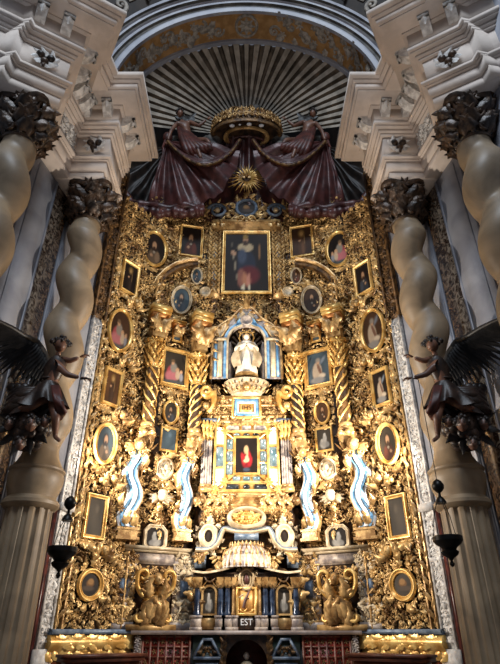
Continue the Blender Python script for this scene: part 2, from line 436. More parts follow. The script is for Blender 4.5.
for s in (-1, 1):
    mb = MB()
    mb.fbox(WALL, -.0, 4.6, -.5, 0, 0, 12.8)
    struct(mb.build('wall_'+SIDE[s], M['greystone'], s=s, smooth=0))
    mb = MB(); mb.fbox(RET, 0.0, 1.2, -.4, 0, 0, 14); struct(mb.build('wall_return_'+SIDE[s], M['greystone'], s=s, smooth=0)).name = 'wall_%s_return' % SIDE[s]
    i = 0 if s < 0 else 10
    mb = MB(); mb.fbox(WALL, .12, .42, 0, .05, 0, 10.1); mb.fbox(WALL, .15, .39, .05, .07, .5, 10.0); struct(mb.build('trim_%d' % (30+i), M['greystone'], s=s, smooth=0))
    mb = MB(); mb.fbox(WALL, .46, 1.0, 0, .03, 0, 10.1); struct(mb.build('trim_%d' % (31+i), M['breccia'], s=s, smooth=0))
    mb = MB(); mb.fbox(WALL, 1.0, 1.05, 0, .06, 0, 10.1); mb.fbox(WALL, 1.05, 1.85, 0, .045, 0, 10.1); mb.fbox(WALL, 1.2, 1.7, .045, .065, .5, 10.0); struct(mb.build('trim_%d' % (32+i), M['greystone'], s=s, smooth=0))
    mb = MB(); mb.fbox(WALL, 1.9, 2.2, 0, .04, 0, 10.1); struct(mb.build('trim_%d' % (33+i), M['breccia'], s=s, smooth=0))
    mb = MB(); mb.fbox(WALL, 2.25, 4.4, 0, .1, 0, 10.1); struct(mb.build('trim_%d' % (34+i), M['greystone'], s=s, smooth=0))
    # red marble strip at the foot of the return, beside the fluted column
    mb = MB(); mb.fbox(RET, .31, .38, 0, .05, 0, 3.6); struct(mb.build('trim_%d' % (35+i), M['redmarble'], s=s, smooth=0))

# ---------------------------------------------------------------- entablature
PROF = [(10.15, 10.38, 0), (10.38, 10.66, .05), (10.66, 10.7, .1), (10.7, 10.78, .17),
        (10.78, 11.5, .0), (11.5, 11.58, .07), (11.58, 11.68, .12), (11.68, 11.74, .22), (11.74, 11.84, .27),
        (11.84, 12.32, .2), (12.32, 12.38, .3), (12.38, 12.44, .78), (12.44, 12.62, .84), (12.62, 12.7, .92), (12.7, 12.84, 1.02)]
def scroll_console(mb, T, N, c, w, h, d):
    """modillion: S-shaped bracket with a leaf under it, hanging below a soffit at c (T across, N outward)"""
    c = np.asarray(c, float); Z = A(0, 0, 1)
    k = np.linspace(0, 1, 14)
    prof = np.column_stack([d*(1-k**1.6), -h*(.25+.75*k)+.08*h*np.sin(k*2*pi)])
    top = np.column_stack([d*(1-k**1.6), np.zeros(14)])
    P = np.stack([c+prof[:, :1]*N-w/2*T+prof[:, 1:]*Z, c+prof[:, :1]*N+w/2*T+prof[:, 1:]*Z], 1)
    Q = np.stack([c+top[:, :1]*N-w/2*T, c+top[:, :1]*N+w/2*T], 1)
    mb.grid(P)
    for j in (0, 1): mb.grid(np.stack([P[:, j], Q[:, j]], 1))
    for j in (-1, 1):
        mb.tube(np.array([c+N*d*.92-T*w*.56-Z*h*.3, c+N*d*.92+T*w*.56-Z*h*.3]), .13*h, 10)
    put(mb, LEAVES[5], c+N*d*.95-Z*h*.15+A(0, 0, 0), -Z*.8-N*.5, T, N-.3*Z, h*.8, hs=.7)
for s in (-1, 1):
    for far in (True, False):
        ax, ay, rot = (3.45, 8.5, 0) if far else (4.15, 6.4, 30)
        a = radians(rot); T = A(cos(a), -sin(a), 0); N = A(-sin(a), -cos(a), 0)
        xf = lambda v: A(ax, ay, 0)+v[:, :1]*T+v[:, 1:2]*N+v[:, 2:3]*A(0, 0, 1)
        mb = MB()
        for z0, z1, p in PROF:
            EX = .3 if far else .45; PS = .74; back = -.45-p*PS if far else -.7
            mb.box(-EX-p*PS, 1.1, back, .45+p*PS, z0, z1, 0, xf)
        num = (50 if s < 0 else 60)+(0 if far else 5)
        ent = struct(mb.build('trim_%d' % num, M['stucco'], s=s, smooth=0))
        # brackets under the cornice and carved ornament on the frieze
        for q, (t, n, tt, nn) in enumerate([(-.2, .6, 0, 1), (.3, .6, 0, 1), (-EX-.15, .25, 1, 0), (-EX-.15, -.25, 1, 0)]+([(-.2, -.6, 0, -1)] if far else [])):
            c = xf(A([t, n, 12.38]))[0]
            b = MB(); scroll_console(b, T if nn else N, (N*nn if nn else -T), c, .2, .36, .3)
            ch = b.build('bracket', M['relief'], s=s, base=(0, 0, 0)); ch.parent = ent; ch.location = -ent.location
        for fd in ((0,),):
            b = MB()
            if fd[0] == 0: fcx = Face(*(xf(A([0, .45, 0]))[0][:2]), rot)
            else: fcx = Face(*(xf(A([-EX, 0, 0]))[0][:2]), rot+90)
            for q in range(8): fput(b, fcx, LEAVES[q % 2], 0, .02, 11.14, q*pi/4+.2, .3, q % 2 == 0, .8)
            ch = b.build('frieze_ornament', M['relief'], s=s, base=(0, 0, 0)); ch.parent = ent; ch.location = -ent.location
            b = MB()
            for q in range(3): b.ball(fcx.map([(.11*cos(q*2*pi/3+pi/6)), .1, 11.14+.1*sin(q*2*pi/3+pi/6)])[0], .085, 10, 8)
            b.ball(fcx.map([0, .1, 10.98])[0], A(.04, .04, .1), 8, 6)
            ch = b.build('trefoil_boss', M['bronze'], s=s, base=(0, 0, 0)); ch.parent = ent; ch.location = -ent.location
    # recessed stretch along the wall between both blocks, and the end beyond
    mb = MB(); fw = Face(3.72, 9.12, 80)
    for z0, z1, p in PROF: mb.fbox(fw, -.0, 3.6, -.6, p*(.75 if p < .7 else 1.02), z0+.017, z1+.017)
    ent = struct(mb.build('trim_%d' % (57 if s < 0 else 67), M['stucco'], s=s, smooth=0))
    for q in range(4):
        b = MB(); c = fw.map([1.45+.32*q, .15, 12.38])[0]; scroll_console(b, A(fw.d[0], fw.d[1], 0), A(fw.m[0], fw.m[1], 0), c, .2, .36, .32)
        ch = b.build('bracket', M['relief'], s=s, base=(0, 0, 0)); ch.parent = ent; ch.location = -ent.location
    b = MB(); foliage(b, fw, 1.2, 2.2, 10.85, 11.45, n=.0, seed=5, smin=.15, smax=.3)
    ch = b.build('frieze_ornament', M['relief'], s=s, base=(0, 0, 0)); ch.parent = ent; ch.location = -ent.location
    mb = MB()
    for z0, z1, p in PROF[:11]: mb.box(3.3-p*.6, 4.0, 9.3, 9.75, z0+.5, z1+.5 if z1 < 12.3 else 12.38)
    struct(mb.build('trim_%d' % (58 if s < 0 else 68), M['stucco'], s=s, smooth=0))

# ---------------------------------------------------------------- arch and shell vault
ZC = 15.2
def arc_sweep(mb, prof, t0=.0, t1=pi, n=73, mat=0):
    """prof: list of (radius, y); swept about the axis (0, *, ZC)"""
    t = np.linspace(t0, t1, n); p = np.array(prof)
    P = np.stack([p[:, 0][:, None]*np.cos(t), p[:, 1][:, None]*np.ones_like(t), ZC+p[:, 0][:, None]*np.sin(t)], -1)
    return mb.grid(P, mat=mat)
T0, T1 = -.3, pi+.3
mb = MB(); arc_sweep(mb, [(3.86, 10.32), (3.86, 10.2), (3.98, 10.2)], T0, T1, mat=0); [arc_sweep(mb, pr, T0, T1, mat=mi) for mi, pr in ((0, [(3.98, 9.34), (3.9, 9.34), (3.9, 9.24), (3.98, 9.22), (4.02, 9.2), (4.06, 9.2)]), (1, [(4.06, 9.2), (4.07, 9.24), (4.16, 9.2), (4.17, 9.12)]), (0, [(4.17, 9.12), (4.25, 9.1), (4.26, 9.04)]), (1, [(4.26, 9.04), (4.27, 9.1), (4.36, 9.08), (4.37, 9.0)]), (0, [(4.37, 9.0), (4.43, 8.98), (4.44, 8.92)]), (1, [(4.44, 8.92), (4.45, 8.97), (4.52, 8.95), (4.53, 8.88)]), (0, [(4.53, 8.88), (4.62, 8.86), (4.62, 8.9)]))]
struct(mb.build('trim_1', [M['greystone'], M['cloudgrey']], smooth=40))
mb = MB(); arc_sweep(mb, [(3.98, 10.2), (3.98, 9.34)], T0, T1); soff = struct(mb.build('ceiling_arch_soffit', M['ochre'], smooth=60)); soff.name = 'trim_2'
class ArcFace:
    def __init__(self, R, y, depth=False): self.R = R; self.y = y; self.dp = depth
    def map(self, p):                         # u = arc length, z = across the band, n = towards the axis
        p = np.asarray(p, float).reshape(-1, 3); t = pi/2-p[:, 0]/self.R
        r = self.R-p[:, 1]
        return np.column_stack([r*np.cos(t), self.y-p[:, 2], ZC+r*np.sin(t)])
    def fput(self, mb, piece, u, n, z, ang, sc, mirror=False, hs=1.0):
        v, f = piece; b = -v[:, 1] if mirror else v[:, 1]
        uu = u+sc*(v[:, 0]*cos(ang)-b*sin(ang)); zz = z+sc*(v[:, 0]*sin(ang)+b*cos(ang))
        mb.add(self.map(np.column_stack([uu, n+v[:, 2]*sc*hs, zz])), f)
AF = ArcFace(3.98, 9.77)
mb = MB()
for sg in (-1, 1):
    for k in range(9):
        u = sg*(.95+.58*k)
        AF.fput(mb, SCROLLS[k % 3], u, -.02, .12*(1 if k % 2 else -1), .3+k, .4, sg < 0, .5)
        AF.fput(mb, LEAVES[k % 5], u+.28*sg, -.02, -.1*(1 if k % 2 else -1), (0 if sg > 0 else pi)+.6, .5, sg < 0, .5)
        AF.fput(mb, ROS[k % 2], u+.28*sg, -.02, .2*(1 if k % 2 else -1), 0, .28, False, .5)
        AF.fput(mb, LEAVES[(k+2) % 5], u+.1*sg, -.02, -.22, (0 if sg > 0 else pi)-.9, .4, sg > 0, .5)
        AF.fput(mb, LEAVES[(k+1) % 5], u+.1*sg, -.02, .22, (0 if sg > 0 else pi)+.9, .4, sg > 0, .5)
for q in range(8): AF.fput(mb, LEAVES[5], .0, .0, 0, q*pi/4, .3, False, .5)
ch = mb.build('scroll_ornament', M['greyorn'], base=(0, 0, 0)); ch.parent = soff; ch.location = -soff.location
mb = MB(); t = np.linspace(0, 2*pi, 32, endpoint=False)
mb.grid(np.array([AF.map(np.column_stack([r*np.cos(t), np.full(32, h), r*np.sin(t)])) for r, h in ((.3, .02), (.32, .07), (.37, .07), (.4, .0))]), False, True)
ch = mb.build('medallion_ring', M['greyorn'], base=(0, 0, 0)); ch.parent = soff; ch.location = -soff.location
# outer dark band with ornament, then the outer mouldings
mb = MB(); arc_sweep(mb, [(4.6, 8.9), (5.3, 8.4)], T0, T1); oc = struct(mb.build('trim_3', M['mural'], smooth=60))
mb = MB()
for sg in (-1, 1):
    for k in range(12):
        tt = pi/2-sg*(.12+.13*k); R = 4.95; ea = A(sin(tt)*sg, 0, -cos(tt)*sg); er = A(cos(tt), -.7*.82, sin(tt))*A(.82, 1, .82); en = np.cross(ea*sg, er); en /= np.linalg.norm(en)
        if en[2] > 0: en = -en
        put(mb, [SCROLLS[0], LEAVES[0], LEAVES[3]][k % 3], A(R*cos(tt), 8.65, ZC+R*sin(tt)), ea, er, en, .5, k % 2 == 0, .5)
ch = mb.build('scroll_ornament', M['greyorn'], base=(0, 0, 0)); ch.parent = oc; ch.location = -oc.location
mb = MB(); arc_sweep(mb, [(5.3, 8.4), (5.34, 8.34), (5.5, 8.3), (5.54, 8.2), (5.7, 8.15), (5.74, 8.05), (6.0, 7.95), (6.1, 7.8), (7.2, 7.6)], T0, T1)
struct(mb.build('trim_4', M['greystone'], smooth=40))
# scalloped half dome: ribs fan from a hinge low at the back to the arch
H = A(0, 12.75, 17.3); NR = 33
nt, ns = NR*10+1, 14
t = np.linspace(-.06, pi+.06, nt); sx = np.linspace(0, 1, ns)
edge = np.stack([3.9*np.cos(t), np.full(nt, 10.3), ZC+3.9*np.sin(t)], -1)
ph = (t/pi*NR) % 1.0
P = H+(edge-H)[:, None]*(.06+.94*sx)[None, :, None]
P[..., 2] += .32*np.sin(pi*sx)[None]*(.4+.6*np.sin(np.clip(t, 0, pi)))[:, None]
P[..., 1] += .12*np.sin(pi*sx)[None]
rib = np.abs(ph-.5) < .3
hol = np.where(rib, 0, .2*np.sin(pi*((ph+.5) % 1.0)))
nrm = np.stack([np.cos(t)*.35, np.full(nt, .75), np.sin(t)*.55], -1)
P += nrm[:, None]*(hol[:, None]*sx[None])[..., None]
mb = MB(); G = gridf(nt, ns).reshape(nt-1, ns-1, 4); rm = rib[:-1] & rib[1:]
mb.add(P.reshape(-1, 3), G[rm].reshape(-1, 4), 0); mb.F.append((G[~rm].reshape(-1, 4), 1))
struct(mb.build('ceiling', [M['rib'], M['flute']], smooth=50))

# ---------------------------------------------------------------- the great stone columns
def capital3(mb, c, z0, z1, r0, r1, rows=3, per=9, seed=0, rich=False):
    rng = R_(seed); h = z1-z0; c = A(c[0], c[1], 0)
    mb.lathe([(r0*1.1, z0), (r0*1.18, z0+.03*h), (r0*1.1, z0+.07*h), (r0*1.0, z0+.1*h), (r0*1.05, z0+.5*h), (r1*.82, z0+.86*h), (0, z0+.9*h)], c, 20)
    for j in range(rows):
        for i in range(per):
            a = 2*pi*(i+.5*(j % 2))/per; out = A(cos(a), sin(a), 0); tn = A(-sin(a), cos(a), 0); rr = r0*(1.0+.1*j)
            o = c+out*rr+A(0, 0, z0+h*(.06+.8/rows*j*.85)); z = A(0, 0, 1)
            if rich: put(mb, [SCROLLS[0], ROS[0], BER[0], LEAVES[0], LEAVES[1]][(i*3+j) % 5], o+z*.08+out*.05, tn, z, out, .2, i % 2 == 0, 1.1)
            put(mb, LEAVES[i % 2 if rich else 5], o, z*.95+out*.28, tn, out*.9-z*.2, min(h*.4, r1*.95)*(.95+.15*rng.rand()), hs=1.1)
    for i in range(4):
        a = pi/4+i*pi/2; out = A(cos(a), sin(a), 0); tn = A(-sin(a), cos(a), 0); z = A(0, 0, 1)
        for sg in (-1, 1):
            put(mb, SCROLLS[0], c+out*r1*.95+z*(z0+.78*h)+tn*sg*.05*h, -out, z, tn*sg, min(h*.34, r1*.75))
        put(mb, LEAVES[5], c+out*r1*.8+z*(z0+.5*h), z*.9+out*.4, tn, out, min(h*.3, r1*.6))
    for i in range(4):
        a = i*pi/2; out = A(cos(a), sin(a), 0); put(mb, ROS[0], c+out*r1*.95+A(0, 0, z0+.9*h), A(-sin(a), cos(a), 0), A(0, 0, 1), out, h*.3)
    th = np.linspace(0, 2*pi, 33)[:-1]; rr = r1*(1.14+.22*np.cos(4*(th-pi/4)))
    mb.grid(np.array([np.column_stack([c[0]+rr*k*np.cos(th), c[1]+rr*k*np.sin(th), np.full(32, z)]) for k, z in ((.2, z1-.1*h), (.94, z1-.1*h), (1.0, z1-.05*h), (1.03, z1), (.2, z1))]), False, True)
for s in (-1, 1):
    for far in (True, False):
        ax, ay = (3.45, 8.5) if far else (4.15, 6.4)
        where = 'far, beside the gilded altarpiece, with an angel before it' if far else 'near the frame edge, in front of the other column'
        col = thing('solomonic_column', ('Buff twisted marble column at far %s behind the carved angel' if far else 'Nearer twisted marble column at the %s edge of the photo') % SIDE[s], 'column', (ax, ay, 0), s, 'great twisted columns')
        c = (ax, ay, 0)
        mb = MB(); mb.box(ax-.62, ax+.62, ay-.62, ay+.62, 0, .5); mb.lathe([(.6, .5), (.62, .58), (.58, .66), (.5, .7), (.48, .76), (.52, .82), (.5, .9), (.42, .95)], c, 32); mb.build('base', M['stone'], col, s)
        mb = MB(); fl = lambda r, T, z: r-.028*np.clip(np.cos(14*T), -.2, 1)**1
        zz = np.linspace(.95, 3.3, 6); mb.lathe([(.385-.03*(z-.95)/2.35, z) for z in zz], c, 14*10, fn=lambda r, T, z: r-.035*np.clip(np.cos(14*T)+.35, 0, 1)); mb.build('fluted_drum', M['stone'], col, s)
        mb = MB(); mb.lathe([(.34, 3.26), (.4, 3.28), (.44, 3.33), (.44, 3.38), (.4, 3.42), (.37, 3.45), (.38, 3.5), (.42, 3.6), (.44, 3.72), (.44, 3.8), (.42, 3.84), (.445, 3.87), (.445, 3.9), (.4, 3.94), (.35, 4.02), (.31, 4.1), (.29, 4.2)], c, 36); mb.build('bulbous_collar', M['stone'], col, s)
        mb = MB(); nz, na = 220, 64; z = np.linspace(4.15, 9.32, nz); w = 2*pi*(z-(7.9 if far else 7.6))/1.22; e = np.clip(np.minimum(z-4.15, 9.32-z)/.5, 0, 1)
        amp = .03*e; th = np.linspace(0, 2*pi, na, endpoint=False); rad = (.285 if far else .295)-.01*(z-4.15)/5
        lobe = e[:, None]*(.17*(np.cos((th[None]-w[:, None])/2)**2+.02)**.32-.07)
        P = np.stack([ax+amp[:, None]*np.cos(w)[:, None]+(rad[:, None]+lobe)*np.cos(th), ay+amp[:, None]*np.sin(w)[:, None]+(rad[:, None]+lobe)*np.sin(th), z[:, None]*np.ones(na)], -1)
        mb.grid(P, False, True); mb.build('twisted_shaft', M['stone'], col, s, smooth=180)
        mb = MB(); capital3(mb, (ax, ay), 9.22, 10.15, .27, .43, 4, 13, 1, True); mb.build('capital', M['bronze'], col, s, smooth=60)

# white carved strip beside the fluted columns, aged strip above
for s in (-1, 1):
    pil = thing('carved_pilaster', 'Narrow white carved strip between %s wing and fluted column' % SIDE[s], 'pilaster', RET.map([.14, .05, 0])[0], s, 'white carved strips')
    mb = MB(); mb.fbox(RET, .0, .28, -.02, .03, 1.0, 7.8); mb.fbox(RET, .0, .04, .03, .07, 1.0, 7.8); mb.fbox(RET, .24, .28, .03, .07, 1.0, 7.8); mb.fbox(RET, -.02, .3, 0, .12, 3.55, 3.68); mb.fbox(RET, -.05, .33, .0, .1, 1.0, 1.35); mb.build('strip', M['relief'], pil, s, smooth=0)
    mb = MB(); foliage(mb, RET, .04, .24, 1.4, 7.7, n=.02, seed=31, smin=.12, smax=.24, dens=1.1); mb.build('relief', M['relief'], pil, s, smooth=180)
    pil = thing('aged_pilaster', 'Tall brown fretted strip at top %s beside the twisted column' % SIDE[s], 'pilaster', RET.map([.14, .05, 7.8])[0], s, 'brown fretted strips')
    mb = MB(); mb.fbox(RET, -.06, .34, -.02, .05, 7.8, 12.6); mb.fbox(RET, -.06, 0, .05, .12, 7.8, 12.6); mb.fbox(RET, .28, .34, .05, .12, 7.8, 12.6); mb.build('strip', M['aged'], pil, s, smooth=0)
    mb = MB(); foliage(mb, RET, .0, .28, 7.9, 12.5, n=.04, seed=33, smin=.14, smax=.26); mb.build('relief', M['aged'], pil, s, smooth=180)
# ================================================================== pictures
def artwork(kind, X, Y, seed=0):
    rng = R_(seed); L = lambda *c: A(*srgb(*c)[:3])
    bgs = dict(dark=(34, 26, 22), brown=(62, 42, 28), grey=(62, 55, 46), blue=(70, 84, 92), warm=(84, 56, 34))
    k = kind.split('-'); bg = L(*bgs[k[1]])
    C = np.ones(X.shape+(3,))*bg
    C *= (1+.35*np.sin(3*X+seed)*np.cos(2.3*Y+seed*2))[..., None]
    def blob(cx, cy, rx, ry, col, soft=.25, rot=0):
        nonlocal C
        dx, dy = X-cx, Y-cy; x2 = dx*cos(rot)+dy*sin(rot); y2 = -dx*sin(rot)+dy*cos(rot)
        d = np.sqrt((x2/rx)**2+(y2/ry)**2); w = np.clip((1-d)/soft+.5, 0, 1)[..., None]
        C = C*(1-w)+L(*col)*w
    f = k[0]; dr = rng.choice([-1, 1]); skin = (206, 160, 122)
    if f == 'bust':
        robe = [(88, 46, 34), (60, 64, 70), (96, 74, 46), (50, 40, 34), (118, 96, 74)][seed % 5]
        blob(0, -.75, .62, .75, robe); blob(-.3*dr, -.5, .22, .35, tuple(int(c*1.3) for c in robe)); blob(0, .2, .34, .4, (50, 34, 24), .4); blob(.03*dr, .2, .2, .26, skin, .3)
        blob(.03*dr, .0, .14, .14, (70, 48, 34), .5); blob(.25*dr, -.45, .13, .1, skin, .4); blob(.02*dr, -.22, .12, .08, (176, 160, 140), .5)
    elif f == 'stand':
        robe = [(48, 38, 32), (86, 60, 40), (70, 60, 66)][seed % 3]
        blob(0, -.35, .38, .75, robe); blob(.1*dr, -.5, .16, .5, tuple(int(c*1.4) for c in robe), .6); blob(0, .52, .15, .14, skin, .3); blob(0, .56, .2, .17, (196, 156, 90), 2)
        blob(-.2*dr, .05, .12, .08, skin, .4); blob(.28*dr, .1, .06, .3, (150, 120, 80), .5)
    elif f == 'group':
        blob(-.2*dr, -.35, .5, .5, (176, 80, 84)); blob(-.25*dr, -.55, .55, .35, (196, 120, 124), .4); blob(-.1*dr, .0, .3, .3, (148, 140, 128), .4); blob(-.2*dr, .32, .14, .15, skin, .3); blob(-.2*dr, .42, .17, .1, (120, 96, 70), .5)
        blob(.25*dr, -.1, .15, .15, skin, .3); blob(.3*dr, -.4, .2, .28, (206, 180, 150), .4); blob(.6*dr, -.2, .12, .13, skin, .4); blob(.62*dr, -.5, .16, .25, (150, 150, 156), .5); blob(0, -.9, .9, .16, (88, 92, 92), .5)
    elif f == 'monk':
        blob(-.1, -.25, .42, .6, (190, 170, 146)); blob(.1, -.1, .12, .45, (122, 90, 74), .5, .4); blob(.02, .4, .14, .15, skin, .3); blob(.02, .48, .2, .14, (150, 140, 128), .8); blob(.3, -.5, .3, .14, (214, 196, 170), .5); blob(-.1, -.75, .6, .2, (150, 146, 140), .5); blob(.45, .45, .3, .1, (126, 136, 146), 1, .7)
    elif f == 'virgin':
        blob(-.05, -.3, .4, .42, (120, 30, 34)); blob(-.3, -.2, .16, .35, (164, 40, 44), .5, .4); blob(.3, -.35, .2, .3, (156, 36, 40), .5, -.3); blob(.08, -.18, .2, .2, (220, 180, 146), .4); blob(-.05, -.32, .22, .1, (214, 172, 136), .4); blob(.12, .06, .11, .1, (216, 174, 138), .4); blob(-.02, .3, .2, .24, (196, 160, 120), .4); blob(.02, .3, .13, .15, skin, .3); blob(.12, .02, .1, .1, skin, .4); blob(.3, -.1, .12, .35, (160, 40, 44), .4, .3); blob(0, -.8, .3, .1, (62, 70, 84), .5)
    elif f == 'king':
        blob(-.0, -.1, .42, .5, (40, 46, 62)); blob(.12, -.45, .48, .3, (96, 34, 38), .4); blob(-.25, -.55, .16, .3, (140, 90, 76), .4); blob(-.1, -.6, .1, .25, (176, 120, 90), .4); blob(.1, -.65, .09, .25, (190, 130, 110), .4)
        blob(-.14, -.88, .07, .12, (206, 196, 170), .3); blob(.12, -.9, .07, .12, (206, 196, 170), .3); blob(-.05, .5, .36, .16, (196, 176, 140)); blob(-.05, .72, .12, .13, (186, 140, 106), .3); blob(-.05, .65, .13, .1, (70, 50, 40), .5); blob(-.05, .88, .12, .08, (150, 120, 60), .4)
        blob(-.2, .2, .2, .26, (70, 80, 100), .5); blob(-.55, .0, .03, .6, (150, 140, 120), .6, .2); blob(.6, .35, .03, .4, (150, 110, 70), .6, .1); blob(-.6, .3, .12, .08, (190, 150, 120), .4, -.6)
    elif f == 'relief':
        blob(-.1, -.4, .5, .45, (176, 172, 164), .4); blob(.1, .1, .25, .35, (196, 192, 184), .4); blob(.1, .42, .16, .16, (220, 214, 204), .3); blob(-.3, -.1, .16, .16, (200, 196, 186), .4); blob(.4, -.5, .25, .25, (150, 148, 144), .5)
    elif f == 'head':
        blob(0, .1, .4, .3, (130, 88, 46), .4); blob(-.05, .25, .3, .25, (176, 130, 76), .4); blob(.15, -.3, .6, .2, (88, 72, 60), .5)
    elif f == 'plain':
        blob(.1, .1, .4, .7, tuple(int(c*1.35) for c in bgs[k[1]]), 1.2); blob(-.1, .4, .2, .2, tuple(int(c*1.7) for c in bgs[k[1]]), 1)
    w_ = 1 if f in ('king', 'virgin', 'monk', 'group') and seed > 4 else .66
    C = w_*C+(1-w_)*bg*(1.15); return np.clip(.8*C*(1+.1*(rng.rand(*X.shape)-.5))[..., None], .003, 1)

def canvas(mb, fc, kind, uc, zc, a, b, n, art, seed):
    nu, nv = 26, 36
    x = np.linspace(-1, 1, nu); y = np.linspace(-1, 1, nv)
    if kind == 'oval':
        r = np.linspace(0, 1, 18); th = np.linspace(0, 2*pi, 40, endpoint=False)
        X = r[:, None]*np.cos(th); Y = r[:, None]*np.sin(th); cl = True
    else:
        X, Y = np.meshgrid(x, y, indexing='ij'); cl = False
        if kind == 'arch': Y = np.where(Y > 0, Y, Y); Xs = np.where(Y > 1-a/b, np.sqrt(np.clip(1-((Y-1+a/b)*b/a)**2, 0.0004, 1)), 1); X = X*Xs
        if kind == 'oct': c = .38; lim = np.where(np.abs(Y) > 1-c, 1-(np.abs(Y)-1+c)*.95, 1); X = X*lim
    P = fc.map(np.column_stack([uc+a*X.ravel(), np.full(X.size, n), zc+b*Y.ravel()])).reshape(X.shape+(3,))
    # pictures are seen the same way round on both sides
    mb.grid(P, False, cl, 0, artwork(art, X, Y, seed))

FR = [(-.012, .0), (.0, .05), (.012, .055), (.03, .045), (.05, .06), (.07, .085), (.085, .085), (.1, .06), (.105, .0)]
def picture(fc, s, px, w, h, kind, art, label, seed=0, n=.09, surround=True, frame='polish', fw=None, name=None, cat='painting', group=None, uz=None, sur=.2, gr=True):
    """px = outer centre; w, h = outer size in metres"""
    uc, zc = uz if uz else fc.at(*px, n)
    fw = fw or min(w, h)*.15; k = fw/.105
    a, b = w/2-fw, h/2-fw
    nm = name or {'oval': 'oval_painting', 'rect': 'framed_painting', 'oct': 'octagonal_painting', 'arch': 'arched_painting'}[kind]
    t = thing(nm, label, cat, fc.map([uc, n, zc-h/2])[0], s, group)
    mb = MB(); mb.ring(fc, kind, uc, zc, a, b, [(o*k, n+q*min(k, 1.3)) for o, q in FR]); mb.build('frame', M[frame], t, s, smooth=40 if kind != 'oval' else 50)
    mb = MB(); canvas(mb, fc, kind, uc, zc, a+.01, b+.01, n+.012, art, seed); mb.build('canvas' if 'relief' not in art else 'relief_panel', M['paint'], t, s, smooth=0)
    if surround:
        mb = MB(); wreath(mb, fc, 'oval' if kind == 'oval' else 'rect', uc, zc, w/2+.02, h/2+.02, sur*.85, n-.04, .8, seed=seed); mb.build('carved_surround', M['leaf'], t, s, smooth=180)
    return (uc, zc, w/2, h/2, kind)

def outside(shapes, pad=.0):
    def f(u, z, r):
        for uc, zc, a, b, k in shapes:
            if k == 'oval':
                if ((u-uc)/(a+pad+r*.4))**2+((z-zc)/(b+pad+r*.4))**2 < 1: return False
            elif abs(u-uc) < a+pad+r*.4 and abs(z-zc) < b+pad+r*.4: return False
        return True
    return f

def size(fc, px, w, h, n=.05):
    u, z = fc.at(*px, n); u1 = fc.at(px[0]-w/2, px[1], n)[0]; u0 = fc.at(px[0]+w/2, px[1], n)[0]
    z1 = fc.at(px[0], px[1]-h/2, n)[1]; z0 = fc.at(px[0], px[1]+h/2, n)[1]
    return (u0+u1)/2, (z0+z1)/2, abs(u1-u0), abs(z1-z0)

# ================================================================== the wings
# (outline, outer box in the photo, outer size, art left, art right, description left, right)
WP = [('rect', (128.5, 279), (18.5, 33), 'stand-dark', 'bust-dark', 'upright dark rectangular painting, uppermost picture on the {} wing'),
      ('oval', (118.5, 331), (26.5, 46), 'group-brown', 'monk-brown', 'large oval painting, upper of two on the {} wing'),
      ('rect', (110.5, 388), (19.5, 39), 'stand-warm', 'monk-dark', 'rectangular painting between the two ovals of the {} wing'),
      ('oval', (103.5, 444), (24, 44), 'bust-blue', 'bust-grey', 'oval half-length portrait below the middle rectangle of the {} wing'),
      ('rect', (93.5, 517), (22, 46), 'plain-grey', 'plain-grey', 'tall dull grey rectangular painting low on the {} wing'),
      ('oval', (88, 585), (26, 34), 'head-dark', 'head-grey', 'dark roundish oval painting at the foot of the {} wing')]
ADJ = {-1: ['Small standing figure in an ', 'Seated group in a ', 'Brown robed saint in a ', 'Grey-haired man in an ', 'Worn ', 'Pale face on a '],
       1: ['Bust of a saint in an ', 'Bowed pale figure in a ', 'Pale robed figure in a ', 'Dark bearded man in an ', 'Worn ', 'Dim shape on a ']}
ZL = 1.62                               # level of the altar ledge
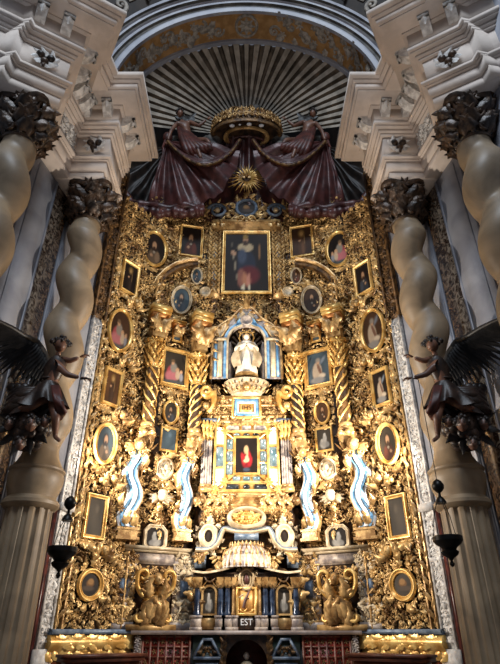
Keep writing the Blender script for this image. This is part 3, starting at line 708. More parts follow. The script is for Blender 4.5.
for s in (-1, 1):
    side = SIDE[s]; holes = []
    for i, (kind, px, (w, h), al, ar, lab) in enumerate(WP):
        uc, zc, W, Hh = size(WING, px, w, h)
        lb = (ADJ[s][i]+lab).format(side); lb = lb[0].upper()+lb[1:]
        holes.append(picture(WING, s, px, W, Hh, kind, al if s < 0 else ar, lb, seed=i*3+(s > 0), uz=(uc, zc), group='pictures of the wings', fw=.075 if kind == 'rect' else .085, sur=.19))
    wing = thing('altarpiece_wing', 'Tall gilded %s wing of the altarpiece, slanting towards the columns' % side, 'altarpiece', WING.map([.8, 0, ZL])[0], s, 'gilded wings')
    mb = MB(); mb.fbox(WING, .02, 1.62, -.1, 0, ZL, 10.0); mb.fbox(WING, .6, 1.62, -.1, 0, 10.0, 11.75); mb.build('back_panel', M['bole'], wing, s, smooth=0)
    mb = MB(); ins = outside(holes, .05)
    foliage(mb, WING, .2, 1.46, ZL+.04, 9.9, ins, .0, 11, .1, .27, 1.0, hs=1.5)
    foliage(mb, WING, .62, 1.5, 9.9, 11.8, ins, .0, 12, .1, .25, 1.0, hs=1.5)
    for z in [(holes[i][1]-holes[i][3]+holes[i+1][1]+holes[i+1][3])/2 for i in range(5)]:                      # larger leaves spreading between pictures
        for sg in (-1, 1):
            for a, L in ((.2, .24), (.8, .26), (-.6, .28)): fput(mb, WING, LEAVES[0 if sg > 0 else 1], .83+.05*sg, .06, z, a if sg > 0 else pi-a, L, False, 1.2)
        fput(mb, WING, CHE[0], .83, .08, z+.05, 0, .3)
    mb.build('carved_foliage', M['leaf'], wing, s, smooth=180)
    for nm, u in (('inner_border', .1), ('outer_border', 1.53)):
        mb = MB(); zt = 9.9 if u < .5 else 11.7
        mb.fbox(WING, u-.075, u-.05, 0, .09, ZL, zt); mb.fbox(WING, u+.05, u+.075, 0, .09, ZL, zt)
        leaf_run(mb, WING, [(u, ZL+.05), (u, zt)], .2, .03, .13, 1.0, .5); mb.build(nm, M['gold'], wing, s, smooth=60)
    # heavy gilded plinth moulding under the wing, with a blue-grey ledge on top
    pl = thing('altarpiece_plinth', 'Bulging gold leaf moulding under the %s wing' % side, 'moulding', WING.map([.8, .1, .9])[0], s, 'gold plinth mouldings')
    mb = MB(); prof = [(-.1, ZL-.06), (.16, ZL-.06), (.18, ZL-.02), (.16, ZL+.02), (-.1, ZL+.02)]; mb.mould(WING, -.12, 1.7, prof); mb.build('ledge', M['slate'], pl, s, smooth=0)
    mb = MB(); t = np.linspace(0, 1, 12); cyma = [(.12+.12*sin(pi*x*.9)-.16*x+.03*sin(2*pi*x), ZL-.07-.38*x) for x in t]
    mb.mould(WING, -.12, 1.7, [(-.1, ZL-.07)]+cyma+[(-.1, ZL-.45)])
    for k in range(17):
        u = -.05+.105*k; fput(mb, WING, LEAVES[k % 2], u-.03, .15, ZL-.1, -pi/2-.5+.6*sin(k*2.3), .26, k % 2 == 0, .3); fput(mb, WING, LEAVES[(k+1) % 2], u+.05, .1, ZL-.28, -pi/2-.4+.6*sin(k*1.7), .22, k % 2 == 1, .3)
    mb.build('leaf_moulding', M['polish'], pl, s, smooth=60)
    mb = MB(); mb.fbox(WING, -.1, 1.7, -.1, -.02, 0.33, ZL-.45); mb.build('dado', M['table'], pl, s, smooth=0)
    # side tables whose tops just show at the foot of the wings
    tb = thing('credence_table', 'Red-brown wooden side table top below the %s wing' % side, 'table', (2.55, 9.75, .16), s, 'side tables')
    mb = MB(); tf = Face(1.95, 10.15, 40)
    mb.fbox(tf, 0, 1.25, 0, .5, 1.2, 1.26); mb.fbox(tf, -.03, 1.28, -.0, .53, 1.26, 1.3); mb.build('top', M['table'], tb, s, smooth=0)
    mb = MB(); mb.fbox(tf, .06, 1.19, .05, .45, 1.05, 1.2); mb.build('apron', M['table'], tb, s, smooth=0)
    for u in (.1, 1.15):
        for n in (.08, .42):
            mb = MB(); mb.lathe([(.03, .33), (.045, .4), (.03, .5), (.05, .7), (.03, .9), (.05, 1.05)], tf.map([u, n, 0])[0], 12); mb.build('leg', M['table'], tb, s)

# ================================================================== attic: panels beside the king's portrait
for s in (-1, 1):
    side = SIDE[s]
    bay = thing('altarpiece_attic', 'Gilded upper storey %s of the portrait of the king' % side, 'altarpiece', AT1.map([.5, 0, 8.7])[0], s, 'gilded attic bays')
    h1 = []; h2 = []
    u, z, W, Hh = size(AT1, (191, 242.5), 24, 31); h1.append(picture(AT1, s, None, W, Hh, 'rect', 'bust-dark' if s < 0 else 'stand-brown', 'Small square painting just %s of the portrait of the king' % side, 21+s, uz=(u, z), fw=.07, group='attic pictures'))
    u, z, W, Hh = size(AT1, (196.5, 277), 12, 17); h1.append(picture(AT1, s, None, W, Hh, 'oval', 'bust-blue' if s < 0 else 'bust-warm', 'Tiny oval portrait low %s of the portrait of the king' % side, 24+s, uz=(u, z), fw=.05, frame='cream', group='attic pictures', sur=.14))
    u, z, W, Hh = size(AT1, (181, 302), 22, 29); h1.append(picture(AT1, s, None, W, Hh, 'oval', 'bust-blue' if s < 0 else 'bust-brown', 'Oval portrait above the broken cornice, %s of the niche' % side, 27+s, uz=(u, z), n=.12, fw=.08, frame='cream', group='attic pictures'))
    u, z, W, Hh = size(AT2, (153.5, 250), 27, 36); h2.append(picture(AT2, s, None, W, Hh, 'oval', 'bust-dark' if s < 0 else 'group-dark', 'Dark oval painting under the %s end of the curtain' % side, 30+s, uz=(u, z), fw=.085, group='attic pictures'))
    mb = MB(); mb.fbox(AT1, -.6, 1.0, -.1, 0, 8.6, 13.3); mb.fbox(AT2, 0, 1.06, -.1, 0, 8.6, 13.3); mb.build('back_panel', M['bole'], bay, s, smooth=0)
    mb = MB(); foliage(mb, AT1, -.0, .98, 8.7, 13.2, outside(h1, .04), .0, 41, .1, .26, 1.0, hs=1.5); foliage(mb, AT2, .02, 1.04, 8.7, 13.2, outside(h2, .04), .0, 42, .1, .26, 1.0, hs=1.5)
    mb.build('carved_foliage', M['leaf'], bay, s, smooth=180)
    # curved broken pediment
    ar = thing('pediment_arc', 'Curved dark-edged broken pediment in the attic, %s half' % side, 'moulding', AT1.map([.7, .2, 9.4])[0], s, 'pediment halves')
    pts = [AT1.map([*(lambda q: (q[0], .22, q[1]))(AT1.at(x, y, .22))])[0] for x, y in ((149, 303), (152, 291), (158, 281), (166, 273), (176, 267), (187, 264), (197, 263))]
    pts = np.array(pts); tt = np.linspace(0, 6, 30); pts = np.column_stack([np.interp(tt, range(7), pts[:, i]) for i in range(3)])
    N = A(AT1.m[0], AT1.m[1], 0); tg = np.gradient(pts, axis=0); tg /= np.linalg.norm(tg, axis=1)[:, None]; up = np.cross(N, tg); up *= np.sign(up[:, 2:3]+1e-6)
    for nm, prof, mt in (('cyma', [(-.02, .0), (-.02, .16), (.02, .2), (.05, .2), (.08, .14), (.08, 0)], 'gold'), ('dark_fascia', [(-.12, -.05), (-.12, .1), (-.02, .12), (-.02, -.05)], 'aged')):
        mb = MB(); mb.grid(np.stack([pts+a*up+b*N for a, b in prof+prof[:1]], 0)); mb.build(nm, M[mt], ar, s)
# ================================================================== inner bays
def gold_column(name, label, s, xy, zb0, zb1, zc0, zc1, r, shaftmat, group, turns=3.0, hand=1, seed=0):
    """twisted gilded column: cherub-carved foot zb0..zb1, shaft, capital zc0..zc1"""
    x, y = xy; t = thing(name, label, 'column', (x, y, zb0), s, group); c = (x, y, 0)
    mb = MB(); hb = zb1-zb0
    mb.lathe([(.02, zb0), (.45*r, zb0+.03*hb), (1.0*r, zb0+.25*hb), (1.35*r, zb0+.55*hb), (1.15*r, zb0+.7*hb), (1.3*r, zb0+.78*hb), (1.3*r, zb0+.84*hb), (1.0*r, zb0+.88*hb), (1.15*r, zb0+.95*hb), (1.02*r, zb1)], c, 24)
    for i in range(7):
        a = 2*pi*i/7-pi/2; out = A(cos(a), sin(a), 0); tn = A(-sin(a), cos(a), 0)
        put(mb, LEAVES[5], A(x, y, zb0+.12*hb)+out*r*.7, A(0, 0, .9)+out*.5, tn, out, r*1.5)
        if i % 2 == 0: put(mb, CHE[0], A(x, y, zb0+.62*hb)+out*r*1.1, tn, A(0, 0, 1), out, r*1.5)
    mb.build('carved_foot', M['gold'], t, s, smooth=60)
    mb = MB(); z = np.linspace(zb1, zc0, 60); pitch = (zc0-zb1)/turns
    mb.lathe([(r, q) for q in z], c, 40, fn=lambda R, T, Z: R*(1+.1*np.cos(4*T-hand*2*pi*(Z-zb1)/pitch)+.03*np.cos(8*T-hand*4*pi*(Z-zb1)/pitch))*(1.04-.12*((Z-zb1)/(zc0-zb1))))
    mb.build('twisted_shaft', M[shaftmat], t, s, smooth=180)
    mb = MB()
    for j in range(4):
        k = np.linspace(0, 1, 50); a = 2*pi*turns/4*k*hand*2+pi*j/2; zz = zb1+k*(zc0-zb1)
        mb.tube(np.column_stack([x+r*.98*np.cos(a), y+r*.98*np.sin(a), zz]), .2*r, 6)
        for q in range(3, 50, 12):
            out = A(cos(a[q]), sin(a[q]), 0); put(mb, LEAVES[q % 2], A(x+r*.95*cos(a[q]), y+r*.95*sin(a[q]), zz[q]), A(0, 0, .8)+A(-sin(a[q]), cos(a[q]), 0)*.4, A(-sin(a[q]), cos(a[q]), -.4), out, .8*r)
    mb.build('vine_garland', M['polish'], t, s, smooth=180)
    mb = MB(); capital3(mb, (x, y), zc0, zc1, r*.92, r*1.35, rows=4, per=9); mb.build('capital', M['polish'], t, s, smooth=60)
    return t

def cornice_block(label, s, fc, u, n, w, d, z0, z1, lower=True):
    """a broken piece of cornice with an orange soffit over a column"""
    t = thing('cornice_block', label, 'cornice', fc.map([u, n, z0])[0], s, 'broken cornice blocks'); h = z1-z0
    mb = MB(); mb.fbox(fc, u-w*.33, u+w*.33, n-d*.4, n+d*.36, z0, z0+.3*h); mb.fbox(fc, u-w*.38, u+w*.38, n-d*.4, n+d*.42, z0+.3*h, z0+.4*h); mb.fbox(fc, u-w*.33, u+w*.33, n-d*.4, n+d*.36, z0+.4*h, z0+.62*h)
    for i in range(3): fput(mb, fc, LEAVES[i], u+(i-1)*w*.2-.05, n+d*.36, z0+.12*h, 1.2, .55*h, False, .8)
    mb.build('frieze', M['gold'], t, s, smooth=60)
    mb = MB(); mb.fbox(fc, u-w*.46, u+w*.46, n-d*.4, n+d*.5, z0+.62*h, z0+.74*h); mb.build('soffit', M['orange'], t, s, smooth=0)
    mb = MB(); mb.fbox(fc, u-w*.5, u+w*.5, n-d*.45, n+d*.54, z0+.74*h, z0+.86*h); mb.fbox(fc, u-w*.53, u+w*.53, n-d*.45, n+d*.57, z0+.86*h, z1); mb.build('cornice', M['polish'], t, s, smooth=0)

def wavy_pilaster(label, s, fc, u, n, z0, z1, w, seed=0):
    t = thing('wavy_pilaster', label, 'pilaster', fc.map([u, n, z0])[0], s, 'wavy blue and white pilasters')
    h = z1-z0; nz = 60; k = np.linspace(0, 1, nz); off = .26*w*np.sin(2*pi*1.75*k+.4); nn = .05*np.sin(2*pi*1.75*k+1.5)
    for nm, a, b, dep, mt in (('gold_edge', -.62, .62, .03, 'gold'), ('white_band', -.52, .52, .07, 'white'), ('blue_stripe', -.36, -.16, .1, 'blue'), ('blue_stripe', .16, .36, .1, 'blue'), ('white_ridge', -.13, .13, .13, 'white')):
        mb = MB(); P = []
        for a_, d_ in ((a, -.1), (a, dep-.02), (a*.85+b*.15, dep), (a*.15+b*.85, dep), (b, dep-.02), (b, -.1)):
            P.append(fc.map(np.column_stack([u+off+a_*w, n+nn+d_, z0+k*h])))
        mb.grid(np.array(P)); mb.build(nm, M[mt], t, s, smooth=60)
    mb = MB(); fput(mb, fc, CHE[0], u, n+.12, z1+.05, 0, w*1.3, False, 1.3)
    for sg in (-1, 1): fput(mb, fc, SCROLLS[0], u+sg*w*.4, n+.1, z1-.08, 0 if sg > 0 else pi, w*.7, sg < 0, 1.2)
    mb.build('scroll_top', M['leaf'], t, s, smooth=180); mb = MB()
    for sg in (-1, 1): fput(mb, fc, LEAVES[0 if sg > 0 else 1], u+sg*w*.12, n+.12, z0+.02, pi/2-sg*.6, w*.9, False, 1.2)
    for q in (.25, .5, .78):
        mb.build('foot_leaf' if q == .25 else 'edge_leaf', M['leaf'], t, s, smooth=180); mb = MB(); sg = 1 if sin(2*pi*1.75*q+.4) < 0 else -1; fput(mb, fc, LEAVES[0 if sg > 0 else 1], u+sg*w*.5, n+.08, z0+q*h, pi/2-sg*.9, w*.75, False, 1.2); fput(mb, fc, ROS[0], u+sg*w*.6, n+.08, z0+q*h-.05, 0, w*.5)
    mb.build('edge_leaf', M['leaf'], t, s, smooth=180)
    mb = MB(); mb.fbox(fc, u-w*.75, u+w*.75, n-.12, n+.14, z0-.24, z0-.18); mb.fbox(fc, u-w*.62, u+w*.62, n-.12, n+.1, z0-.18, z0-.05); mb.fbox(fc, u-w*.7, u+w*.7, n-.12, n+.13, z0-.05, z0)
    for q in range(5): fput(mb, fc, LEAVES[5], u+(q-2)*w*.24, n+.08, z0-.02, pi/2, .17)
    mb.build('foot_block', M['gold'], t, s, smooth=40)

def bz(px, py, n=.05): return BAY.at(px, py, n)[1]
for s in (-1, 1):
    side = SIDE[s]; H1 = []
    u, z, W, Hh = size(BAY, (174, 369), 29, 39); H1.append(picture(BAY, s, None, W, Hh, 'rect', 'group-grey' if s < 0 else 'monk-blue', ('Seated mother in pink with children, rectangular painting %s of the niche' if s < 0 else 'Pale kneeling saint, rectangular painting %s of the niche') % side, 51+s, n=.08, uz=(u, z), fw=.1, sur=.17, group='bay pictures'))
    u, z, W, Hh = size(BAY, (176.5, 337), 10, 12); H1.append(picture(BAY, s, None, W, Hh, 'rect', 'plain-blue', 'Tiny blue-grey square panel above the painting %s of the niche' % side, 54+s, uz=(u, z), fw=.05, surround=False, group='bay pictures'))
    u, z, W, Hh = size(BAY, (170, 413), 17, 25); H1.append(picture(BAY, s, None, W, Hh, 'oval', 'bust-grey' if s < 0 else 'bust-warm', 'Small faded oval portrait between the twisted columns on the %s' % side, 57+s, uz=(u, z), fw=.06, group='bay pictures', sur=.15))
    u, z, W, Hh = size(BAY, (168, 440), 18, 25); H1.append(picture(BAY, s, None, W, Hh, 'rect', 'plain-blue' if s < 0 else 'relief-grey', 'Small misty grey rectangular panel under the faded oval, %s bay' % side, 60+s, uz=(u, z), fw=.05, surround=False, group='bay pictures'))
    u, z, W, Hh = size(BAY, (155, 538), 24, 27, .12); oct_ = picture(BAY, s, None, W, Hh, 'oct', 'relief-dark', 'Grey painted relief in a white arched frame low on the %s bay' % side, 63+s, uz=(u, z), n=.12, fw=.07, frame='cream', surround=False, group='bay pictures'); H1.append(oct_)
    zlow = bz(155, 549)
    bay = thing('altarpiece_bay', 'Gilded %s bay between the niche and the slanting wing' % side, 'altarpiece', BAY.map([.57, 0, ZL])[0], s, 'gilded bays')
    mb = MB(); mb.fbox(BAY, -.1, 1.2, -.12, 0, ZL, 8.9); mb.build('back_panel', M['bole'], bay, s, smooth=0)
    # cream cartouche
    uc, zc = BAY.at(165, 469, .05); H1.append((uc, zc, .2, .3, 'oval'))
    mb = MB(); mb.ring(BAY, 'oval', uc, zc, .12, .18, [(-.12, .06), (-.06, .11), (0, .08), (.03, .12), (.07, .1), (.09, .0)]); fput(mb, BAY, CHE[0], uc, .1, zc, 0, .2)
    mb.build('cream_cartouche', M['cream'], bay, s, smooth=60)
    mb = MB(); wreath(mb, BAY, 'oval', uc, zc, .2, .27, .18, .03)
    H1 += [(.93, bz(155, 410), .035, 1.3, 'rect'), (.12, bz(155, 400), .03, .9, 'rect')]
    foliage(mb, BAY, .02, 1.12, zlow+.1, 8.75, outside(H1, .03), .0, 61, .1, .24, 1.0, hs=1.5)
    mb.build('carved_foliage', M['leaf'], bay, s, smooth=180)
    # lower storey: pale jaspered ground, ledge, label panel
    mb = MB(); mb.fbox(BAY, -.05, 1.16, -.05, .06, ZL, zlow-.06); mb.build('jaspered_ground', M['lilac'], bay, s, smooth=0)
    mb = MB(); mb.fbox(BAY, -.1, 1.38, -.05, .22, zlow-.03, zlow+.03); mb.fbox(BAY, -.08, 1.34, -.05, .17, zlow-.08, zlow-.03); mb.build('ledge', M['cream'], bay, s, smooth=0)
    uc = BAY.at(155, 559, .1)[0]; z0, z1 = bz(155, 563.5), bz(155, 554)
    mb = MB(); mb.fbox(BAY, uc-.42, uc+.42, 0, .1, z0-.02, z1+.02); mb.fbox(BAY, uc-.38, uc+.38, .1, .115, z0+.01, z1-.01); mb.build('label_panel', M['lilac'], bay, s, smooth=0)
    # pedestals with cream and gold carving either side
    for k, px in enumerate((123, 184)):
        u, _ = BAY.at(px, 590, .12); ped = MB(); w = .24
        ped.fbox(BAY, u-w, u+w, -.02, .1, ZL, zlow-.08); ped.fbox(BAY, u-w*1.1, u+w*1.1, -.02, .14, ZL, ZL+.14)
        p_ = ped.build('pedestal', M['lilac'], bay, s, smooth=0)
        g = MB(); foliage(g, BAY, u-w, u+w, ZL+.15, zlow-.1, outside([(u, (ZL+zlow)/2, .09, .16, 'rect')], .03), .1, 70+k, .12, .28, 1.0, hs=1.0); g.build('pedestal_carving', [M['cream'], M['leaf']][k % 2 if s > 0 else 1-k % 2], bay, s, smooth=180)
        g = MB(); g.fbox(BAY, u-.08, u+.08, .1, .13, (ZL+zlow)/2-.15, (ZL+zlow)/2+.15); g.build('dark_tablet', M['slate'], bay, s, smooth=0)
    # big scrolled bracket in the middle
    br = thing('scroll_bracket', 'Big pair of gold S-scrolls at the foot of the %s bay' % side, 'bracket', BAY.map([uc, .15, ZL])[0], s, 'scroll brackets')
    def scr(pts, r0, r1, nm='scroll'):
        p = np.array(pts); tt = np.linspace(0, len(p)-1, len(p)*7); q = np.column_stack([np.interp(tt, range(len(p)), p[:, i]) for i in range(2)])
        for _ in range(6): q[1:-1] = (q[:-2]+2*q[1:-1]+q[2:])/4
        P = BAY.map(np.column_stack([q[:, 0], np.full(len(q), .2)+.08*np.sin(np.linspace(0, pi, len(q))), q[:, 1]])); m_ = MB()
        m_.tube(P, np.linspace(r0, r1, len(q)), 10, up=(BAY.m[0], BAY.m[1], 0), flat=1.5); return m_
    zt = z0-.06; hh = zt-ZL
    for sg in (-1, 1):
        sp = [(uc+sg*(.26+.15*(1-.085*i)*cos(-.5+.7*i)), zt-.2+.15*(1-.085*i)*sin(-.5+.7*i)) for i in range(10)][::-1]
        body = [(uc+sg*.38, zt-.38), (uc+sg*.27, zt-.54), (uc+sg*.1, zt-.6), (uc+sg*.03, zt-.56)]
        scr(sp+body, .022, .05).build('upper_scroll', M['polish'], br, s, smooth=180)
        sp2 = [(uc+sg*(.3+.08*(1-.1*i)*cos(-2.4+.8*i)), ZL+.22+.08*(1-.1*i)*sin(-2.4+.8*i)) for i in range(7)]
        scr([(uc+sg*.1, ZL+.6), (uc+sg*.16, ZL+.45), (uc+sg*.18, ZL+.3), (uc+sg*.22, ZL+.17)]+sp2, .05, .022).build('lower_scroll', M['polish'], br, s, smooth=180)
    mb = MB(); fput(mb, BAY, CHE[0], uc, .26, zt-.28, 0, .34, False, 1.2)
    for sg in (-1, 1):
        for a, L, zz in ((.75, .42, zt-.62), (.95, .5, ZL+.14), (1.3, .5, ZL+.12), (.35, .36, ZL+.12), (-.9, .3, zt-.38)): fput(mb, BAY, LEAVES[0 if sg > 0 else 1], uc+sg*.06, .2, zz, a if sg > 0 else pi-a, L, False, 1.2)
    foliage(mb, BAY, uc-.4, uc+.4, ZL+.08, zt-.02, lambda u, z, r: abs(u-uc) < .14+.25*min(1, abs(z-ZL-.6)/.4), .1, 88, .12, .3, 1.0, hs=1.3)
    mb.build('leaf_and_cherub', M['gold'], br, s, smooth=180)
    mb = MB(); mb.fbox(BAY, uc-.44, uc+.44, .06, .075, ZL, zt+.03); mb.build('dark_backing', M['bole'], br, s, smooth=0)  # dark sheet stands for the black shadow beside the scrolls
    mb = MB(); mb.fbox(BAY, uc-.5, uc+.5, .06, .24, ZL, ZL+.1); mb.build('foot', M['gold'], br, s, smooth=0)
    # twisted columns and wavy pilasters
    u, _ = BAY.at(150, 400, .26); xy = BAY.map([u, .26, 0])[0][:2]; f = lambda y: BAY.at(150, y, .26)[1]
    gold_column('twisted_column', 'Outer gilded twisted column on the %s, next to the slanting wing' % side, s, xy, f(455), f(424), f(368), f(340), .14, 'aged', 'outer gilded twisted columns', 2.6, 1)
    cornice_block('Stepped cornice block over the outer gilded column on the %s' % side, s, BAY, u, .26, .5, .55, f(338), f(308))
    u2, _ = BAY.at(196, 400, .2); xy = BAY.map([u2, .2, 0])[0][:2]; f = lambda y: BAY.at(196, y, .2)[1]
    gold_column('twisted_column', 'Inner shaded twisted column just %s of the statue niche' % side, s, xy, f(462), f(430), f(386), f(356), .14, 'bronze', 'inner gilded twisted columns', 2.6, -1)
    cornice_block('Stepped cornice block over the inner column %s of the niche' % side, s, BAY, u2, .2, .5, .55, f(352), f(315))
    cornice_block('Stepped cornice block above the tiny blue panel, %s bay' % side, s, BAY, (u+u2)/2, .1, .34, .36, bz(168, 336), bz(168, 322))
    u, _ = BAY.at(131, 490, .2); wavy_pilaster('Outer wavy white and blue pilaster under the twisted column, %s' % side, s, BAY, u, .2, BAY.at(131, 528, .2)[1], BAY.at(131, 450, .2)[1], .33)
    u, _ = BAY.at(184.5, 490, .16); wavy_pilaster('Inner wavy blue and white pilaster beside the mirror frame, %s' % side, s, BAY, u, .16, BAY.at(184, 530, .16)[1], BAY.at(184, 458, .16)[1], .27)
    # side brackets between inner column and foot (consoles above the wavy pilasters)
    gl = thing('garland_drop', 'Gold leaf and berry drop in the middle of the %s bay' % side, 'carving', BAY.map([.55, .1, zlow+.3])[0], s, 'leaf drops')
    uq, zq = BAY.at(160, 505, .1); mb = MB(); fput(mb, BAY, CHE[0], uq, .1, zq+.15, 0, .4, False, 1.2); mb.build('cherub', M['cream'], gl, s, smooth=180)
    mb = MB()
    for q in range(6): fput(mb, BAY, [BER[0], ROS[0], LEAVES[5]][q % 3], uq+.05*sin(q*2), .1, zq-.05-.09*q, -pi/2, .22)
    mb.build('leaf_cluster', M['leaf'], gl, s, smooth=180)

# ================================================================== the centre
def cz(py, n=0.0): return CEN.at(246.5, py, n)[1]
def cu(px, py, n=0.0): return CEN.at(px, py, n)[0]
core = thing('altarpiece_core', 'Dark gilded ground behind the central niche and mirror frame', 'altarpiece', (0, 12.6, ZL))
mb = MB(); mb.fbox(CEN, -1.5, 1.5, -.75, -.6, ZL, 13.3); mb.build('back_panel', M['bole'], core, smooth=0)  # dark backing stands for the deep shadow on both sides of the niche
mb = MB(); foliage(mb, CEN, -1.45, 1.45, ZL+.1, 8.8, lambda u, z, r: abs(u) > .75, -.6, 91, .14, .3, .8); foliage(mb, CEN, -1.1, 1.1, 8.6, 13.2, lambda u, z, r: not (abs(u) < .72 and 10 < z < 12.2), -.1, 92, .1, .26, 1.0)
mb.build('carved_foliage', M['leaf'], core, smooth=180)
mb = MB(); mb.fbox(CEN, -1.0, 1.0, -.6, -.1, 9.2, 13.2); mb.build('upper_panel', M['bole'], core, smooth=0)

# --- king's portrait
n = .04
zc = (cz(232, n)+cz(294, n))/2; hh = cz(232, n)-cz(294, n); ww = 2*cu(222, 263, n)
picture(CEN, 1, None, ww, hh, 'rect', 'king-dark', 'Large dark portrait of a standing robed king, top centre of altarpiece', 5, n=n, uz=(0, zc), fw=.09, surround=False)
for s in (-1, 1):
    t = thing('attic_pilaster', 'Slim inlaid gilt pilaster just %s of the king portrait' % SIDE[s], 'pilaster', (cu(214.5, 263, n), 12, zc-hh/2), s, 'attic pilasters')
    u = cu(214.5, 263, n); mb = MB(); mb.fbox(CEN, u-.17, u+.17, -.1, .05, zc-hh/2-.1, zc+hh/2+.1); mb.fbox(CEN, u-.17, u-.13, .05, .09, zc-hh/2, zc+hh/2); mb.fbox(CEN, u+.13, u+.17, .05, .09, zc-hh/2, zc+hh/2); mb.build('shaft', M['gold'], t, s, smooth=0)
    for k in range(5): mb = MB(); z0 = zc-hh/2+.12+.36*k; mb.fbox(CEN, u-.05, u+.05, .05, .075, z0, z0+.28); mb.build('inlay', M['slate'] if k % 2 else M['cream'], t, s, smooth=0)
    mb = MB(); fput(mb, CEN, ROS[0], u, .1, zc, 0, .3); mb.build('rosette', M['leaf'], t, s, smooth=180)
    for du in (-.09, .09): mb = MB(); leaf_run(mb, CEN, [(u+du, zc-hh/2), (u+du, zc+hh/2)], .16, .06, .08, 1, .6); mb.build('leaf_chain', M['leaf'], t, s, smooth=180)
    u2 = cu(205, 295, .1); mb = MB(); mb.lathe([(.0, -.02), (.1, 0), (.15, .06), (.16, .12), (.13, .14), (.1, .1), (.0, .08)], (0, 0, 0), 20)
    mb.V[-1] = CEN.map(np.column_stack([u2+mb.V[-1][:, 0], .02+mb.V[-1][:, 2], cz(294)+mb.V[-1][:, 1]])); mb.build('round_boss', M['cream'], t, s)
# gold cornice over the portrait with crest
t = thing('attic_cornice', 'Gilded cornice with masks directly over the king portrait', 'cornice', (0, 12, cz(231)))
mb = MB(); z0 = cz(230, .1); mb.mould(CEN, -1.02, 1.02, [(-.1, z0), (.06, z0), (.1, z0+.08), (.12, z0+.1), (.2, z0+.2), (.24, z0+.22), (.24, z0+.3), (-.1, z0+.3)]); mb.build('moulding', M['gold'], t, smooth=0)
mb = MB()
for k in range(4): mb.fbox(CEN, -.55+.3*k, -.37+.3*k, .05, .09, z0-.08, z0-.02)
mb.build('dark_inlay', M['slate'], t, smooth=0)
mb = MB()
for sg in (-1, 1): fput(mb, CEN, SCROLLS[1], sg*.14, .24, z0+.28, 0 if sg > 0 else pi, .26, sg < 0, 1.2); fput(mb, CEN, CHE[0], sg*.85, .22, z0+.1, 0, .3, False, 1.1)
leaf_run(mb, CEN, [(-.9, z0+.32), (.9, z0+.32)], .2, .12, .14, 1, 1.0); mb.build('masks', M['leaf'], t, smooth=180)
zc = cz(208, .15); t = thing('crest_medallion', 'Round blue-rimmed dark medallion under the golden sunburst', 'medallion', (0, 11.85, zc-.3))
mb = MB(); mb.ring(CEN, 'oval', 0, zc, .25, .27, [(0, .12), (.02, .18), (.05, .2), (.09, .18), (.11, .1)]); mb.build('rim', M['slate'], t)
mb = MB(); canvas(mb, CEN, 'oval', 0, zc, .26, .28, .13, 'head-dark', 4); mb.build('painted_disc', M['paint'], t, smooth=0)
mb = MB(); wreath(mb, CEN, 'oval', 0, zc, .36, .38, .22, .1); mb.build('carved_surround', M['leaf'], t, smooth=180)
for s in (-1, 1):
    uc, zv = CEN.at(217.5, 212, .12); t = thing('crest_volute', 'Blue and gold spiral volute %s of the crest medallion' % SIDE[s], 'volute', (uc, 11.88, zv-.25), s, 'crest volutes')
    k = np.linspace(0, 1, 46); r = .3*(1-.75*k); th = pi*.9-2*pi*1.5*k
    mb = MB(); mb.tube(CEN.map(np.column_stack([uc-r*np.cos(th), .14+.1*k, zv+r*np.sin(th)])), .055*(1-.4*k), 8); mb.build('spiral', M['slate'], t, s)
    mb = MB(); mb.ball(CEN.map([uc, .2, zv])[0], .09, 12, 8); mb.build('eye', M['cream'], t, s)
    mb = MB(); k = np.linspace(0, 1, 26); th = pi*1.15-1.35*pi*k; mb.tube(CEN.map(np.column_stack([uc-.36*np.cos(th), .1+0*k, zv+.34*np.sin(th)])), .05, 8)
    leaf_run(mb, CEN, [(uc-.36*cos(q), zv+.36*sin(q)) for q in th], .2, .1, .12, 1, .9); mb.build('gold_rim', M['gold'], t, s)
# sunburst
zc = cz(179, .5); t = thing('sunburst', 'Golden sunburst hanging in front of the maroon curtain', 'sunburst', (0, 11.5, zc-.5))
mb = MB(); P = CEN.map([0, .5, zc])[0]
for i in range(64):
    a = 2*pi*i/56; L = (.64 if i % 2 else .5)*(1+.06*sin(i*5)); d = A(cos(a), 0, sin(a)); mb.tube(np.array([P+d*.1, P+d*.3+A(0, -.05*(i % 3), 0), P+d*L+A(0, -.03*(i % 3), 0)]), A(.016, .022, .003), 4)
mb.build('rays', M['polish'], t, smooth=0)
mb = MB(); mb.ball(P, A(.15, .09, .15), 16, 10); mb.build('disc', M['bronze'], t)
mb = MB(); fput(mb, CEN, CHE[0], 0, .58, zc, 0, .2); mb.build('cherub_head', M['gold'], t, smooth=180)

# --- statue niche
NZ0, NZS = cz(379, .1), cz(341, .1); RA = cu(228.5, 350, .1)
t = thing('statue_niche', 'Blue-edged arched niche with white panels, centre of altarpiece', 'niche', (0, 11.9, NZ0))
th = np.linspace(0, pi, 25)
inner = [(RA, NZ0)]+[(RA*cos(a), NZS+RA*sin(a)) for a in th]+[(-RA, NZ0)]
WN = cu(211.5, 360, .1); zt = cz(306, .1)
outer_half = [(WN, NZ0), (WN, NZS-.0), (WN*.98, NZS+.12), (WN*.9, NZS+.36), (WN*.72, NZS+.55), (WN*.52, NZS+.63), (WN*.4, NZS+.75), (WN*.22, zt-.12), (0, zt)]
oh = np.array(outer_half); d = np.r_[0, np.cumsum(np.hypot(*np.diff(oh, axis=0).T))]
